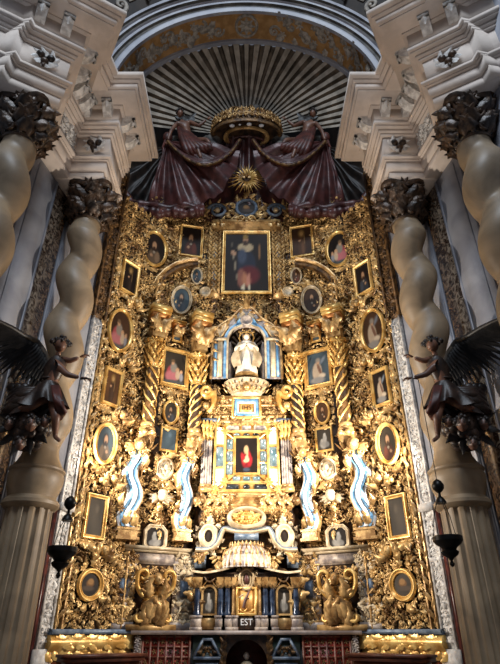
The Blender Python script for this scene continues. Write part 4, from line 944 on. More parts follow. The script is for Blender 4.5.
# outer samples matched to inner samples by index
di = np.linspace(0, d[-1], 14); oR = np.column_stack([np.interp(di, d, oh[:, 0]), np.interp(di, d, oh[:, 1])])
out = np.vstack([oR, (oR*A(-1, 1))[::-1][1:]])
inn = np.array(inner); 
def ring2(mb, a, b, n0, n1, mat=0):
    a = np.asarray(a); b = np.asarray(b); k = len(a)
    q = lambda p, n: CEN.map(np.column_stack([p[:, 0], np.full(k, n), p[:, 1]]))
    mb.grid(np.array([q(a, n0), q(a, n1), q(b, n1), q(b, n0)]), mat=mat)
mb = MB(); ring2(mb, inn, out, -.2, .1); mb.build('front', M['lilac'], t, smooth=30)
def band(r0, r1, n0, n1, nm, mt, leg=True):
    a = ([(r0, NZ0)] if leg else [])+[(r0*cos(q), NZS+r0*sin(q)) for q in th]+([(-r0, NZ0)] if leg else []); b = ([(r1, NZ0)] if leg else [])+[(r1*cos(q), NZS+r1*sin(q)) for q in th]+([(-r1, NZ0)] if leg else [])
    m_ = MB(); ring2(m_, a, b, n0, n1); m_.build(nm, M[mt], t, smooth=30)
band(RA, RA+.05, .1, .15, 'gold_edge', 'cream'); band(RA+.05, RA+.12, .08, .13, 'blue_band', 'blue')
for sg in (-1, 1):
    for u0, u1, mt, nm in ((RA+.16, RA+.28, 'cream', 'pilaster_panel'), (RA+.3, RA+.36, 'blue', 'blue_strip')):
        m_ = MB(); m_.fbox(CEN, *sorted((sg*u0, sg*u1)), .1, .14, NZ0+.06, NZS); m_.build(nm, M[mt], t, smooth=0)
    m_ = MB(); m_.fbox(CEN, *sorted((sg*(RA+.05), sg*(WN+.02))), .1, .19, NZS, NZS+.06); m_.build('impost', M['cream'], t, smooth=0)
    pan = np.array([(RA+.2, NZS+.1), (RA+.36, NZS+.14), (RA+.28, NZS+.4), (RA+.08, NZS+.52), (RA+.02, NZS+.42)])*A(sg, 1)
    m_ = MB(); m_.prism(CEN, pan, .1, .14); m_.build('white_panel', M['cream'], t, smooth=0)
    m_ = MB(); m_.tube(CEN.map(np.array([[p[0], .14, p[1]] for p in list(pan)+[pan[0]]])), .022, 6, up=(0, -1, 0)); m_.build('panel_edging', M['gold'], t)
    pan = np.array([(.13, zt-.62), (.3, zt-.52), (.12, zt-.18), (.03, zt-.28)])*A(sg, 1)
    m_ = MB(); m_.prism(CEN, pan, .1, .14); m_.build('white_panel', M['cream'], t, smooth=0)
m_ = MB(); m_.ring(CEN, 'oval', 0, NZS+RA+.12, .12, .11, [(-.12, .16), (0, .19), (.03, .22), (.05, .2), (.06, .1)]); m_.build('keystone_medallion', M['lilac'], t)
for sg in (-1, 1):
    m_ = MB(); m_.prism(CEN, np.array([(.12, NZS+RA+.02), (.3, NZS+RA-.06), (.26, NZS+RA+.06), (.16, NZS+RA+.2)])*A(sg, 1), .12, .2); m_.build('blue_wedge', M['blue'], t, smooth=0)
m_ = MB(); m_.tube(CEN.map(np.array([[p[0], .12, p[1]] for p in out])), .035, 6, up=(0, -1, 0)); leaf_run(m_, CEN, out[4:24], .2, .1, .13, 1, .9); fput(m_, CEN, LEAVES[5], 0, .12, zt-.15, pi/2, .4); m_.build('gilt_edging', M['gold'], t, smooth=60)
# niche interior: half cylinder and shell
m_ = MB(); a = np.linspace(0, pi, 25); zz = np.linspace(NZ0, NZS, 6)
P = np.array([CEN.map(np.column_stack([RA*np.cos(a), .0-.55*np.sin(a), np.full(25, z)])) for z in zz]); m_.grid(P)
b = np.linspace(0, pi/2, 10); P = np.array([CEN.map(np.column_stack([RA*np.cos(a)*cos(q), -.55*np.sin(a)*cos(q)+0*a, NZS+RA*sin(q)+0*a])) for q in b]); m_.grid(P)
m_.build('recess', M['bole'], t, smooth=60)
m_ = MB()
for sg in (-1, 1):
    for k in range(4): u = sg*RA*(.93-.04*k); m_.tube(CEN.map(np.array([[u, .02-.13*k, NZ0+.05], [u, .02-.13*k, NZS]])), .03, 8)
for q in range(9): a_ = pi*(q+.5)/9; m_.tube(CEN.map(np.array([[RA*.9*cos(a_), -.05, NZS+RA*.9*sin(a_)], [RA*.5*cos(a_), -.3, NZS+RA*.62*sin(a_)], [RA*.12*cos(a_), -.44, NZS+.12]])), .028, 6)
m_.build('mirrored_lining', M['lilac'], t)
m_ = MB(); m_.fbox(CEN, -RA, RA, -.5, .1, NZ0-.06, NZ0); m_.build('floor_slab', M['cream'], t, smooth=0)

# --- white statue of a woman, hands joined at the breast
zt_, zb_ = cz(337, .1), cz(377, .1); Hs = zt_-zb_; yb = 11.93
st = thing('madonna_statue', 'White robed statue of a woman with joined hands in the niche', 'statue', (0, yb, zb_))
m_ = MB(); m_.lathe([(0, 0), (.3, 0), (.3, .04), (.26, .07), (0, .08)], (0, yb, zb_), 24); m_.build('base', M['gold'], st)
nz, na = 34, 56; k = np.linspace(0, 1, nz); th2 = np.linspace(0, 2*pi, na, endpoint=False)
rx = np.interp(k, [0, .08, .3, .5, .62, .72, .8, .84, .86], [.27, .28, .26, .23, .2, .22, .2, .1, .05])*Hs/1.25; ry = rx*np.interp(k, [0, .5, .7, .86], [.75, .72, .66, .8])
cx = .03*np.sin(k*4)
fold = (1+.1*np.sin(th2[None]*9+6*k[:, None])*np.clip(1-k*1.3, 0, 1)[:, None]+.05*np.sin(th2[None]*5-9*k[:, None])*np.clip(1.1-k, 0, 1)[:, None])
P = np.stack([cx[:, None]+rx[:, None]*fold*np.cos(th2), yb+ry[:, None]*fold*np.sin(th2), (zb_+.07+k*Hs)[:, None]*np.ones(na)], -1); m_ = MB(); m_.grid(P, False, True); m_.build('robe', M['statue'], st, smooth=180)
m_ = MB()                                              # mantle falling from the shoulders to either side
for sg in (-1, 1):
    P = []
    for i in range(16):
        q = i/15; zz_ = zb_+Hs*(.82-.6*q); row = []
        for j in range(12):
            w_ = j/11; a_ = -.5*pi+sg*(.45+1.6*w_); rr = (.19+.14*sin(pi*q*.8)+.03*sin(8*w_+5*q))*Hs/1.25
            row.append((sg*.02+rr*1.15*cos(a_), yb+rr*.85*sin(a_)-.0, zz_-.05*w_))
        P.append(row)
    m_.grid(np.array(P))
m_.build('mantle', M['cream'], st, smooth=180)
hc = A(.0, yb-.03, zb_+.07+Hs*.93); hr = Hs*.075
m_ = MB(); head_mesh(m_, hc, hr, (.05, -1, -.1), (0, .05, 1)); m_.tube(np.array([hc-A(0, -.01, hr*1.9), hc-A(0, 0, hr*.6)]), A(.05, .04), 10); m_.build('head', M['statue'], st, smooth=180)
m_ = MB(); hair_mesh(m_, hc+A(0, .02, .01), hr*1.05, (.05, -1, -.1), (0, .05, 1), 0, 4, -.6, 30); m_.build('hair', M['gold'], st, smooth=180)
for sg in (-1, 1):
    m_ = MB(); m_.tube(np.array([A(sg*.17, yb-.0, zb_+Hs*.83), A(sg*.24, yb-.08, zb_+Hs*.66), A(sg*.12, yb-.19, zb_+Hs*.68), A(sg*.03, yb-.22, zb_+Hs*.75)]), A(.07, .085, .065, .045), 10); m_.build('sleeve', M['statue'], st, smooth=180)
    m_ = MB(); hand_mesh(m_, A(sg*.016, yb-.23, zb_+Hs*.765), (-sg*.1, -.3, 1), (sg, -.2, 0), .12, 0, .15, -sg); m_.build('hand', M['statue'], st, smooth=180)
m_ = MB(); m_.tube(np.array([hc+A(.19*cos(q), .04, .19*sin(q)) for q in np.linspace(0, 2*pi, 33)]), .012, 6)
for q in range(12): a_ = 2*pi*q/12; m_.ball(hc+A(.2*cos(a_), .04, .2*sin(a_)), .022, 6, 5)
m_.build('halo', M['polish'], st)

# --- corbel below the niche
t = thing('niche_corbel', 'Swelling cream and gold corbel under the statue niche', 'corbel', (0, 11.9, cz(397, .1)))
z0, z1 = cz(396, .15), NZ0-.06; h = z1-z0
prof = [(.5, 0), (.62, .1), (.66, .22), (.6, .3), (.7, .42), (.78, .55), (.74, .62), (.86, .74), (.92, .85), (.92, 1)]
m_ = MB(); a = np.linspace(0, pi, 31)
m_.grid(np.array([CEN.map(np.column_stack([r*1.02*np.cos(a)*(.62 if True else 1), -.1+r*.5*np.sin(a), np.full(31, z0+q*h)])) for r, q in prof])); m_.build('body', M['cream'], t, smooth=40)
m_ = MB()
for q in range(11):
    a_ = pi*(q+.5)/11; o = A(.62*.8*cos(a_), 12+.1-.36*sin(a_), z0+.25*h); outv = A(cos(a_), -sin(a_), 0); tn = A(sin(a_), cos(a_), 0); put(m_, LEAVES[5], o+outv*.02, A(0, 0, .8)+outv*.5, tn, outv, h*.3); put(m_, LEAVES[5], o+outv*.1+A(0, 0, h*.35), A(0, 0, .7)+outv*.5, tn, outv, h*.24)
fput(m_, CEN, CHE[0], 0, .3, z0+.3*h, 0, .34); m_.build('acanthus', M['gold'], t, smooth=180)
for s in (-1, 1):
    t = thing('niche_console', 'Gold scroll console %s of the niche corbel' % SIDE[s], 'console', (.85, 11.9, cz(412, .1)), s, 'niche consoles')
    uu, zz_ = CEN.at(207, 397, .1); k = np.linspace(0, 1, 60); m_ = MB()
    r = .17*(1-.75*k); th_ = pi*1.0+2*pi*1.35*k; sp = np.column_stack([uu+r*np.cos(th_), .16+.08*k, zz_+.12+r*np.sin(th_)])[::-1]
    tail = np.array([[uu-.19, .14, zz_-.05], [uu-.14, .12, zz_-.25], [uu-.05, .1, zz_-.42]]); m_.tube(CEN.map(np.vstack([sp, tail])), np.linspace(.035, .07, 63), 8, flat=1.4, up=(0, -1, 0)); m_.build('volute', M['polish'], t, s)
    m_ = MB(); foliage(m_, CEN, uu-.3, uu+.3, zz_-.5, zz_+.35, None, -.02, 93, .16, .3, .8); fput(m_, CEN, CHE[0], uu, .14, zz_-.3, 0, .3); m_.build('leaf_carving', M['leaf'], t, s, smooth=180)
    m_ = MB(); m_.fbox(CEN, uu-.3, uu+.3, -.3, -.02, zz_-.55, zz_+.35); m_.build('backing', M['bole'], t, s, smooth=0)

def inscription(txt, parent, mat, fc, u, n, z, sz):
    cu_ = bpy.data.curves.new('inscription', 'FONT'); cu_.body = txt; cu_.size = sz; cu_.extrude = .004; cu_.align_x = 'CENTER'; cu_.align_y = 'CENTER'
    o = bpy.data.objects.new('tmp', cu_); COL.objects.link(o); dg = bpy.context.evaluated_depsgraph_get(); me = bpy.data.meshes.new_from_object(o.evaluated_get(dg)); bpy.data.objects.remove(o)
    me.materials.clear(); me.materials.append(mat); ob = bpy.data.objects.new('inscription', me); COL.objects.link(ob); ob.parent = parent
    p = fc.map([u, n, z])[0]-A(*parent['_loc']); ob.location = p; ob.rotation_euler = (pi/2, 0, 0); return ob
# --- entablature with the blue plaque
t = thing('plaque_entablature', 'Carved gold entablature below the statue corbel', 'entablature', (0, 11.95, cz(424)))
z0, z1 = cz(424, .05), cz(396, .05); h = z1-z0; m_ = MB()
for a, b, w_, n_ in ((0, .12, 1.06, .12), (.12, .2, 1.0, .05), (.2, .3, 1.04, .1), (.3, .62, .92, .0), (.62, .7, .98, .07), (.7, .8, .9, .02), (.8, 1, .86, .06)): m_.fbox(CEN, -w_, w_, -.3, n_, z0+a*h, z0+b*h)
m_.build('mouldings', M['gold'], t, smooth=0)
m_ = MB(); foliage(m_, CEN, -.95, .95, z0+.2*h, z1, lambda u, z, r: abs(u) > .34, .02, 94, .1, .24, 1.1); leaf_run(m_, CEN, [(-1.0, z0+.06*h), (1.0, z0+.06*h)], .15, .1, .1, 1, 1.2); m_.build('carved_foliage', M['leaf'], t, smooth=180)
m_ = MB()
for sg in (-1, 1): m_.fbox(CEN, *sorted((sg*.72, sg*1.08)), .0, .17, z0+.02, z0+.1)
m_.build('blue_ledge', M['slate'], t, smooth=0)
zq = cz(407.5, .12); W2, H2 = cu(234, 407, .12), (cz(398.5, .12)-cz(416.5, .12))/2
t = thing('blue_plaque', 'Small blue-framed inscribed plaque below the niche corbel', 'plaque', (0, 11.88, zq-H2))
m_ = MB(); m_.ring(CEN, 'rect', 0, zq, W2-.09, H2-.09, [(0, .08), (0, .13), (.07, .14), (.09, .1), (.09, -.05)]); m_.build('blue_frame', M['blue'], t, smooth=0)
m_ = MB(); m_.ring(CEN, 'rect', 0, zq, W2-.12, H2-.12, [(0, .08), (0, .12), (.035, .135), (.035, .08)]); m_.build('white_fillet', M['white'], t, smooth=0)
m_ = MB(); m_.ring(CEN, 'rect', 0, zq, W2-.0, H2-.0, [(0, .05), (0, .15), (.03, .16), (.06, .12), (.06, -.05)]); m_.build('gilt_frame', M['polish'], t, smooth=0)
m_ = MB(); m_.fbox(CEN, -W2+.08, W2-.08, .05, .09, zq-H2+.08, zq+H2-.08); m_.build('panel', M['tan'], t, smooth=0)
inscription('IHS', t, M['bronze'], CEN, 0, .095, zq, .17)

# --- the painting of mother and child inside its mirrored frame
z0, z1 = cz(492, .1), cz(423, .1); W3 = cu(213.5, 458, .1); zm, hm = (z0+z1)/2, (z1-z0)/2
t = thing('mirror_frame', 'Big gilt frame of mirror panels round the mother and child painting', 'frame', (0, 11.95, z0))
m_ = MB(); m_.fbox(CEN, -W3, W3, -.25, .06, z0, z1); m_.build('gilt_board', M['polish'], t, smooth=0)
m_ = MB()
for a, b in ((W3-.03, hm-.03), (W3*.66, hm*.74), (W3*.36, hm*.5)): m_.ring(CEN, 'rect', 0, zm, a, b, [(-.03, .06), (-.03, .1), (0, .115), (.03, .1), (.03, .06)])
for sg in (-1, 1):
    for q in (-.33, .33): m_.fbox(CEN, *sorted((sg*W3*.66, sg*W3*.97)), .06, .1, zm+q*hm*1.0-.02, zm+q*hm+.02)
for sg in (-1, 1):
    for q in (-1, 1): m_.tube(CEN.map(A([sg*W3*.38, .09, zm+q*hm*.52], [sg*W3*.97, .09, zm+q*hm*.97])), .025, 6)
for sg in (-1, 1):
    for q in (-1, 1): fput(m_, CEN, ROS[0], sg*W3*.66, .1, zm+q*hm*.74, 0, .22); fput(m_, CEN, ROS[0], sg*(W3-.04), .1, zm+q*(hm-.04), 0, .24)
m_.build('gilt_mouldings', M['polish'], t, smooth=40)
def pane(u, z, a, b, mt, kind='oct'):
    m_ = MB(); c = .3*min(a, b); q = [(u+a, z-b+c), (u+a, z+b-c), (u+a-c, z+b), (u-a+c, z+b), (u-a, z+b-c), (u-a, z-b+c), (u-a+c, z-b), (u+a-c, z-b)]
    if kind == 'oval': q = [(u+a*cos(i*pi/10), z+b*sin(i*pi/10)) for i in range(20)]
    m_.prism(CEN, q, .05, .085); m_.build('mirror_panel', M[mt], t, smooth=0)
for sg in (-1, 1):
    for q, mt in ((-.6, 'white'), (0, 'mirror'), (.6, 'white')): pane(sg*W3*.82, zm+q*hm, W3*.125, hm*.28, mt)
    for q in (-.36, 0, .36): pane(sg*W3*.515, zm+q*hm, W3*.09, hm*.155, 'mirror')
for q, mt, kd in ((-.42, 'darkmirror', 'oct'), (0, 'darkmirror', 'oval'), (.42, 'darkmirror', 'oct')):
    pane(q*W3, zm-hm*.86, W3*(.19 if kd == 'oct' else .1), hm*.075, mt, kd)
    pane(q*W3, zm+hm*.86, W3*(.19 if kd == 'oct' else .14), hm*.07, 'lilac', 'oct')
for q, mt in ((-.3, 'mirror'), (0, 'darkmirror'), (.3, 'darkmirror')): pane(q*W3, zm+hm*.625, W3*.11, hm*.07, mt, 'oval')
for q in (-.3, 0, .3): pane(q*W3, zm-hm*.625, W3*.11, hm*.06, 'mirror', 'oct')
picture(CEN, 1, None, W3*.8, hm*1.14, 'rect', 'virgin-dark', 'Mother in red holding a child, painting inside the mirror panel frame', 8, n=.12, uz=(0, zm+.02), fw=.055, surround=False, name='virgin_painting')
for s in (-1, 1):
    u = cu(206.5, 458, .1); t = thing('frame_pillar', 'Pale grooved pillar with gold capital %s of the mirror frame' % SIDE[s], 'pillar', (u, 11.9, z0), s, 'pillars of the mirror frame')
    m_ = MB(); m_.fbox(CEN, u-.12, u+.12, -.2, .1, z0, z1-.3)
    for q in (-.06, 0, .06): m_.tube(CEN.map(A([u+q, .1, z0+.16], [u+q, .1, z1-.36])), .022, 6)
    m_.build('shaft', M['lilac'], t, s, smooth=30)
    m_ = MB(); m_.fbox(CEN, u-.15, u+.15, -.2, .16, z0, z0+.12); m_.fbox(CEN, u-.13, u+.13, -.2, .13, z0+.12, z0+.18); m_.build('base', M['gold'], t, s, smooth=0)
    m_ = MB(); m_.fbox(CEN, u-.13, u+.13, -.2, .1, z1-.42, z1)
    for q in range(3):
        for r in range(2): fput(m_, CEN, LEAVES[5], u+(q-1)*.09, .08, z1-.44+.2*r, pi/2, .28, False, 1.3)
    for sg in (-1, 1): fput(m_, CEN, SCROLLS[0], u+sg*.11, .12, z1-.08, 0, .2, sg < 0, 1.3)
    m_.build('capital', M['polish'], t, s, smooth=60)
    m_ = MB(); foliage(m_, CEN, u+.12, u+.5, z0-.2, z1+.1, None, -.22, 95, .16, .3, .8); m_.build('side_carving', M['leaf'], t, s, smooth=180)
# --- cornice with garland under the mirror frame, cloud relief
n0 = .2
t = thing('garland_cornice', 'Long gold garlanded cornice under the mirror frame', 'cornice', (0, 11.9, cz(513, n0)))
za, zb = cz(512, n0), cz(492, n0); h = zb-za; Wc = cu(197, 502, n0); m_ = MB()
for a, b, w_, n_ in ((0, .18, .86, .1), (.18, .3, .92, .16), (.3, .42, .96, .2), (.42, .74, .97, .14), (.74, .84, .86, .2), (.84, 1, .8, .14)): m_.fbox(CEN, -Wc*w_, Wc*w_, -.5, n_, za+a*h, za+b*h)
m_.build('mouldings', M['gold'], t, smooth=0)
m_ = MB(); k = np.linspace(-1, 1, 41)
for sg in (-1, 1):
    q = np.linspace(.28, 1.0, 22); m_.tube(CEN.map(np.column_stack([sg*Wc*q, np.full(22, .2), za+h*(.58+.05*np.sin(q*22))])), .07+.02*np.sin(q*60), 8); leaf_run(m_, CEN, [(sg*Wc*.28, za+.58*h), (sg*Wc*1.0, za+.58*h)], .2, .24, .1, .8, .9)
    m_.ball(CEN.map([sg*Wc*1.0, .2, za+.55*h])[0], .1, 10, 8); foliage(m_, CEN, *sorted((sg*.32, sg*Wc*.8)), za-.02, za+.3*h, None, .14, 96, .12, .22)
m_.build('garland', M['leaf'], t, smooth=180)
zq = cz(517, .3); Wq, Hq = cu(228, 517, .3), (cz(507.5, .3)-cz(527.5, .3))/2
t = thing('cloud_relief', 'Glowing gold oval relief in a cream frame, above the shell canopy', 'relief', (0, 11.75, zq-Hq))
m_ = MB(); m_.ring(CEN, 'oval', 0, zq, Wq-.06, Hq-.05, [(-.02, .2), (0, .3), (.03, .33), (.07, .3), (.09, .22), (.09, -.0)]); m_.build('frame', M['cream'], t)
m_ = MB(); a = np.linspace(0, 2*pi, 40, endpoint=False); r = np.linspace(0, 1, 14); rr = r[:, None]*np.ones(40)
P = np.stack([(Wq-.06)*rr*np.cos(a), rr*0+.22+.05*np.sin(9*rr*np.cos(a)+2)*np.sin(8*rr*np.sin(a))+.06*(1-rr**2), zq+(Hq-.05)*rr*np.sin(a)], -1); m_.grid(CEN.map(P.reshape(-1, 3)).reshape(P.shape), False, True)
foliage(m_, CEN, -Wq*.75, Wq*.75, zq-Hq*.6, zq+Hq*.6, lambda u, z, r_: (u/Wq)**2+((z-zq)/Hq)**2 < .5, .26, 97, .1, .2, 1)
m_.build('carved_clouds', M['polish'], t, smooth=180)

# --- storey above the tabernacle: curved mouldings, medallions, shell
t = thing('curved_gable', 'Blue-grey curved mouldings sweeping over the shell canopy', 'gable', (0, 11.9, cz(570, .1)))
m_ = MB(); Wt = cu(193, 545, .0); m_.fbox(CEN, -Wt, Wt, -.5, -.02, cz(572), cz(508)); m_.build('back_board', M['bole'], t, smooth=0)
def sweep_px(pts, n, prof, s, nm, mt, par, smooth_it=True):
    p = np.array([CEN.at(x, y, n) for x, y in pts]); tt = np.linspace(0, len(p)-1, len(p)*8); q = np.column_stack([np.interp(tt, range(len(p)), p[:, i]) for i in range(2)])
    for _ in range(10 if smooth_it else 0): q[1:-1] = (q[:-2]+2*q[1:-1]+q[2:])/4
    tg = np.gradient(q, axis=0); tg /= np.linalg.norm(tg, axis=1)[:, None]; nr = np.column_stack([-tg[:, 1], tg[:, 0]])
    m_ = MB(); m_.grid(np.array([CEN.map(np.column_stack([q[:, 0]+a*nr[:, 0], np.full(len(q), n+b), q[:, 1]+a*nr[:, 1]])) for a, b in prof+prof[:1]])); return m_.build(nm, M[mt], par, s)
path = [(196, 549.5), (206, 549.5), (212, 548), (218, 542), (221, 533), (224, 528), (232, 530), (239, 531.5), (246.5, 531.5)]
for s in (-1, 1):
    sweep_px(path, .1, [(-.045, -.1), (-.045, .06), (-.02, .1), (.0, .1), (.0, -.1)], s, 'slate_moulding', 'slate', t)
    sweep_px(path, .1, [(.0, -.1), (.0, .12), (.03, .14), (.06, .1), (.06, -.1)], s, 'cream_fillet', 'cream', t)
    m_ = MB(); u0, u1 = sorted((cu(206, 560, .05), cu(195, 560, .05))); m_.fbox(CEN, u0, u1, -.1, .1, cz(568, .05), cz(552, .05)); m_.build('blue_block', M['slate'], t, s, smooth=0)
    m_ = MB(); fput(m_, CEN, ROS[0], (u0+u1)/2+.05, .1, cz(557, .1), 0, .26); fput(m_, CEN, LEAVES[0], (u0+u1)/2, .1, cz(564, .1), pi/2, .3); m_.build('rosette', M['leaf'], t, s, smooth=180); m_ = MB(); foliage(m_, CEN, .5, 1.0, cz(527, .05), cz(512, .05), None, .0, 98, .12, .24); m_.build('upper_carving', M['leaf'], t, s, smooth=180); m_ = MB()
    foliage(m_, CEN, cu(226, 545, .08), cu(213, 545, .08), cz(566, .1), cz(548, .1), None, .08, 99, .12, .26); m_.build('leaf_carving', M['leaf'], t, s, smooth=180)
    uc, zc = CEN.at(208.5, 536, .12); Wm, Hm = (cu(199.5, 536, .12)-cu(217.5, 536, .12))/2, (cz(524, .12)-cz(548, .12))/2
    md = thing('oval_medallion', 'White-rimmed dark oval medallion %s of the shell canopy' % SIDE[s], 'medallion', (uc, 11.88, zc-Hm), s, 'white-rimmed medallions')
    m_ = MB(); m_.ring(CEN, 'oval', uc, zc, Wm*.5, Hm*.55, [(-.02, .08), (0, .14), (.03, .13), (.08, .17), (.12, .14), (.13, -.02)], m=24); m_.build('rim', M['cream'], md, s)
    m_ = MB(); canvas(m_, CEN, 'oval', uc, zc, Wm*.5, Hm*.55, .1, 'plain-dark', 70+s); m_.build('dark_glass', M['paint'], md, s, smooth=0)
    m_ = MB(); wreath(m_, CEN, 'oval', uc, zc, Wm*.5+.13, Hm*.55+.13, .12, .06, .8); m_.build('pearl_border', M['cream'], md, s, smooth=180)
t = thing('shell_canopy', 'Pinkish gold ribbed shell dome above the tabernacle', 'canopy', (0, 11.7, cz(568, .2)))
zs0, zs1 = cz(568, .3), cz(542, .15); Rs = cu(222, 560, .3); m_ = MB()
a = np.linspace(0, pi, 91); b = np.linspace(0, pi/2, 16)
rr = 1+.05*np.abs(np.sin(a*13)); P = np.array([np.column_stack([Rs*rr*np.cos(a)*cos(q)**.8, 11.95-.55*rr*np.sin(a)*cos(q)**.8, zs0+(zs1-zs0)*np.full(91, sin(q))]) for q in b]); m_.grid(P); m_.build('ribbed_dome', M['lilac'], t, smooth=50)
m_ = MB()
for q in range(13):
    a_ = pi*(q+.5)/13
    m_ = MB(); aa = np.linspace(0, 1.35, 8); m_.tube(np.column_stack([Rs*1.03*cos(a_)*np.cos(aa)**.8, 11.95-.565*sin(a_)*np.cos(aa)**.8, zs0+(zs1-zs0)*np.sin(aa)]), .018, 5)
    for r in range(3): o = A(Rs*1.02*cos(a_)*cos(r*.42), 11.95-.56*sin(a_)*cos(r*.42), zs0+(zs1-zs0)*sin(r*.42)); ov = A(cos(a_), -sin(a_), .4); put(m_, LEAVES[5], o, A(0, 0, 1)-ov*.2, A(sin(a_), cos(a_), 0), ov, .12)
    m_.build('leaf_rib', M['leaf'], t, smooth=180)
m_ = MB(); m_.fbox(CEN, -.26, .26, 0, .2, cz(540, .1), cz(533, .1)); m_.build('blue_tablet', M['slate'], t, smooth=0)

# --- tabernacle
nT = .3; zT0, zT1 = ZL+.0, cz(572, nT); TW = cu(193, 600, nT)
t = thing('tabernacle', 'Dark columned tabernacle with tan central door on the altar', 'tabernacle', (0, 11.6, zT0))
m_ = MB(); m_.fbox(CEN, -TW, TW, -.5, .2, zT0, zT1); m_.build('body', M['bronze'], t, smooth=0)
hT = zT1-zT0
m_ = MB(); m_.fbox(CEN, -TW*1.02, TW*1.02, -.4, .26, zT1-.1, zT1-.04); m_.fbox(CEN, -TW*1.0, TW*1.0, -.4, .3, zT1-.04, zT1); foliage(m_, CEN, -TW*.95, TW*.95, zT1-.3, zT1-.1, lambda u, z, r: abs(u) > .2, .19, 101, .1, .16, .7); m_.build('entablature', M['bronze'], t, smooth=60)
for s in (-1, 1): sweep_px([(192, 571), (205, 573), (222, 570), (236, 566), (246.5, 563)], .34, [(-.02, -.1), (-.02, .03), (.02, .04), (.02, -.1)], s, 'white_rim', 'cream', t)
for s in (-1, 1):
    for px, r, mt in ((197, .06, 'navy'), (220.5, .055, 'navy'), (227.5, .055, 'navy'), (234, .045, 'gold')):
        u = cu(px, 600, nT); c = CEN.map([u, nT-.02, 0])[0]; m_ = MB(); m_.lathe([(0, zT0+.26), (r*1.3, zT0+.26), (r*1.3, zT0+.3), (r, zT0+.34), (r*1.02, zT0+.6), (r*.88, zT1-.32), (r*1.2, zT1-.3)], c, 16); m_.build('column_shaft', M[mt], t, s)
        m_ = MB(); m_.lathe([(r*.9, zT1-.32), (r*1.6, zT1-.12), (r*1.7, zT1-.1), (0, zT1-.1)], c, 12)
        for q in range(6): a_ = q*pi/3; ov = A(cos(a_), sin(a_), 0); put(m_, LEAVES[5], A(c[0], c[1], zT1-.3)+ov*r*.9, A(0, 0, .9)+ov*.5, A(-sin(a_), cos(a_), 0), ov, .16)
        m_.build('column_capital', M['gold'], t, s, smooth=60)
        m_ = MB(); m_.box(c[0]-r*1.7, c[0]+r*1.7, c[1]-r*1.7, c[1]+r*1.7, zT0+.05, zT0+.26); m_.box(c[0]-r*2, c[0]+r*2, c[1]-r*2, c[1]+r*2, zT0, zT0+.06); m_.box(c[0]-r*2, c[0]+r*2, c[1]-r*2, c[1]+r*2, zT0+.22, zT0+.26); m_.build('column_pedestal', M['lilac'], t, s, smooth=0)
    uc, zc = CEN.at(209, 600, nT); Wm, Hm = .12, .24
    m_ = MB(); m_.ring(CEN, 'arch', uc, zc, Wm, Hm, [(-.0, .2), (0, .27), (.04, .28), (.05, .2)]); m_.build('niche_frame', M['gold'], t, s, smooth=30)
    m_ = MB(); canvas(m_, CEN, 'arch', uc, zc, Wm, Hm, .23, 'relief-grey', 80+s); m_.build('relief_panel', M['paint'], t, s, smooth=0)
    m_ = MB(); m_.ring(CEN, 'oval', uc, zc+.45, .085, .095, [(-.01, .2), (0, .25), (.03, .27), (.05, .2)], m=20); fput(m_, CEN, ROS[0], uc, .22, zc+.45, 0, .14); m_.build('ring_ornament', M['aged'], t, s)
    m_ = MB(); m_.fbox(CEN, uc-.15, uc+.15, .2, .3, zT0+.02, zT0+.26); m_.fbox(CEN, uc-.12, uc+.12, .2, .3, zc-Hm-.08, zc-Hm-.03); m_.build('niche_sill', M['gold'], t, s, smooth=0)
    m_ = MB()
    for zz_ in (zT0+.35, zT0+.6): fput(m_, CEN, LEAVES[0], TW*.98, .18, zz_, pi/2+.3, .3); fput(m_, CEN, LEAVES[1], TW*.98, .18, zz_+.15, pi/2-.3, .3)
    m_.build('corner_leaf', M['leaf'], t, s, smooth=180)
zd0, zd1 = zT0+.28, cz(588, nT+.05); Wd = cu(237.5, 600, nT+.05)
m_ = MB(); m_.fbox(CEN, -Wd, Wd, .2, .32, zd0, zd1); dr = m_.build('door', M['tan'], t, smooth=0)
m_ = MB(); m_.ring(CEN, 'rect', 0, (zd0+zd1)/2, Wd, (zd1-zd0)/2, [(-.02, .3), (-.02, .35), (.02, .36), (.03, .3)]); m_.build('door_frame', M['polish'], t, smooth=0)
def child(m_, nm, mt, par, sm=180):
    o = m_.build(nm, mt, None, base=tuple(par['_loc'])); o.parent = par; o.location = (0, 0, 0); return o
m_ = MB(); zz_ = (zd0+zd1)/2; m_.tube(CEN.map(A([-.06, .33, zz_-.12], [-.02, .335, zz_+.03], [.07, .33, zz_+.2])), A(.03, .035, .012), 6); m_.tube(CEN.map(A([-.05, .33, zz_+.02], [.05, .33, zz_+.05])), .014, 5); child(m_, 'red_figure', M['robe'], dr)
m_ = MB(); m_.tube(CEN.map(np.array([[.13*cos(q), .33, zz_-.14+.07*sin(q)] for q in np.linspace(pi, 2*pi, 12)])), .018, 5); leaf_run(m_, CEN, [(-.12, zz_-.2), (.12, zz_-.2)], .09, .32, .07, .6, .8); child(m_, 'gilt_relief', M['polish'], dr)
m_ = MB(); zq = cz(579, nT+.1); m_.ring(CEN, 'oval', 0, zq, .09, .14, [(-.09, .28), (-.02, .3), (0, .34), (.03, .33), (.05, .37), (.08, .34), (.09, .2)], m=24); wreath(m_, CEN, 'oval', 0, zq, .17, .22, .1, .26); m_.build('pink_medallion', M['cream'], t, smooth=60)
m_ = MB(); m_.ball(CEN.map([0, .31, zq])[0], A(.05, .03, .09), 10, 8); m_.build('red_cabochon', M['robe'], t)
m_ = MB(); m_.fbox(CEN, -.19, .19, .2, .33, zT0+.02, zT0+.26); m_.build('plaque', M['bronze'], t, smooth=0)
inscription('EST', t, M['white'], CEN, 0, .334, zT0+.14, .16)

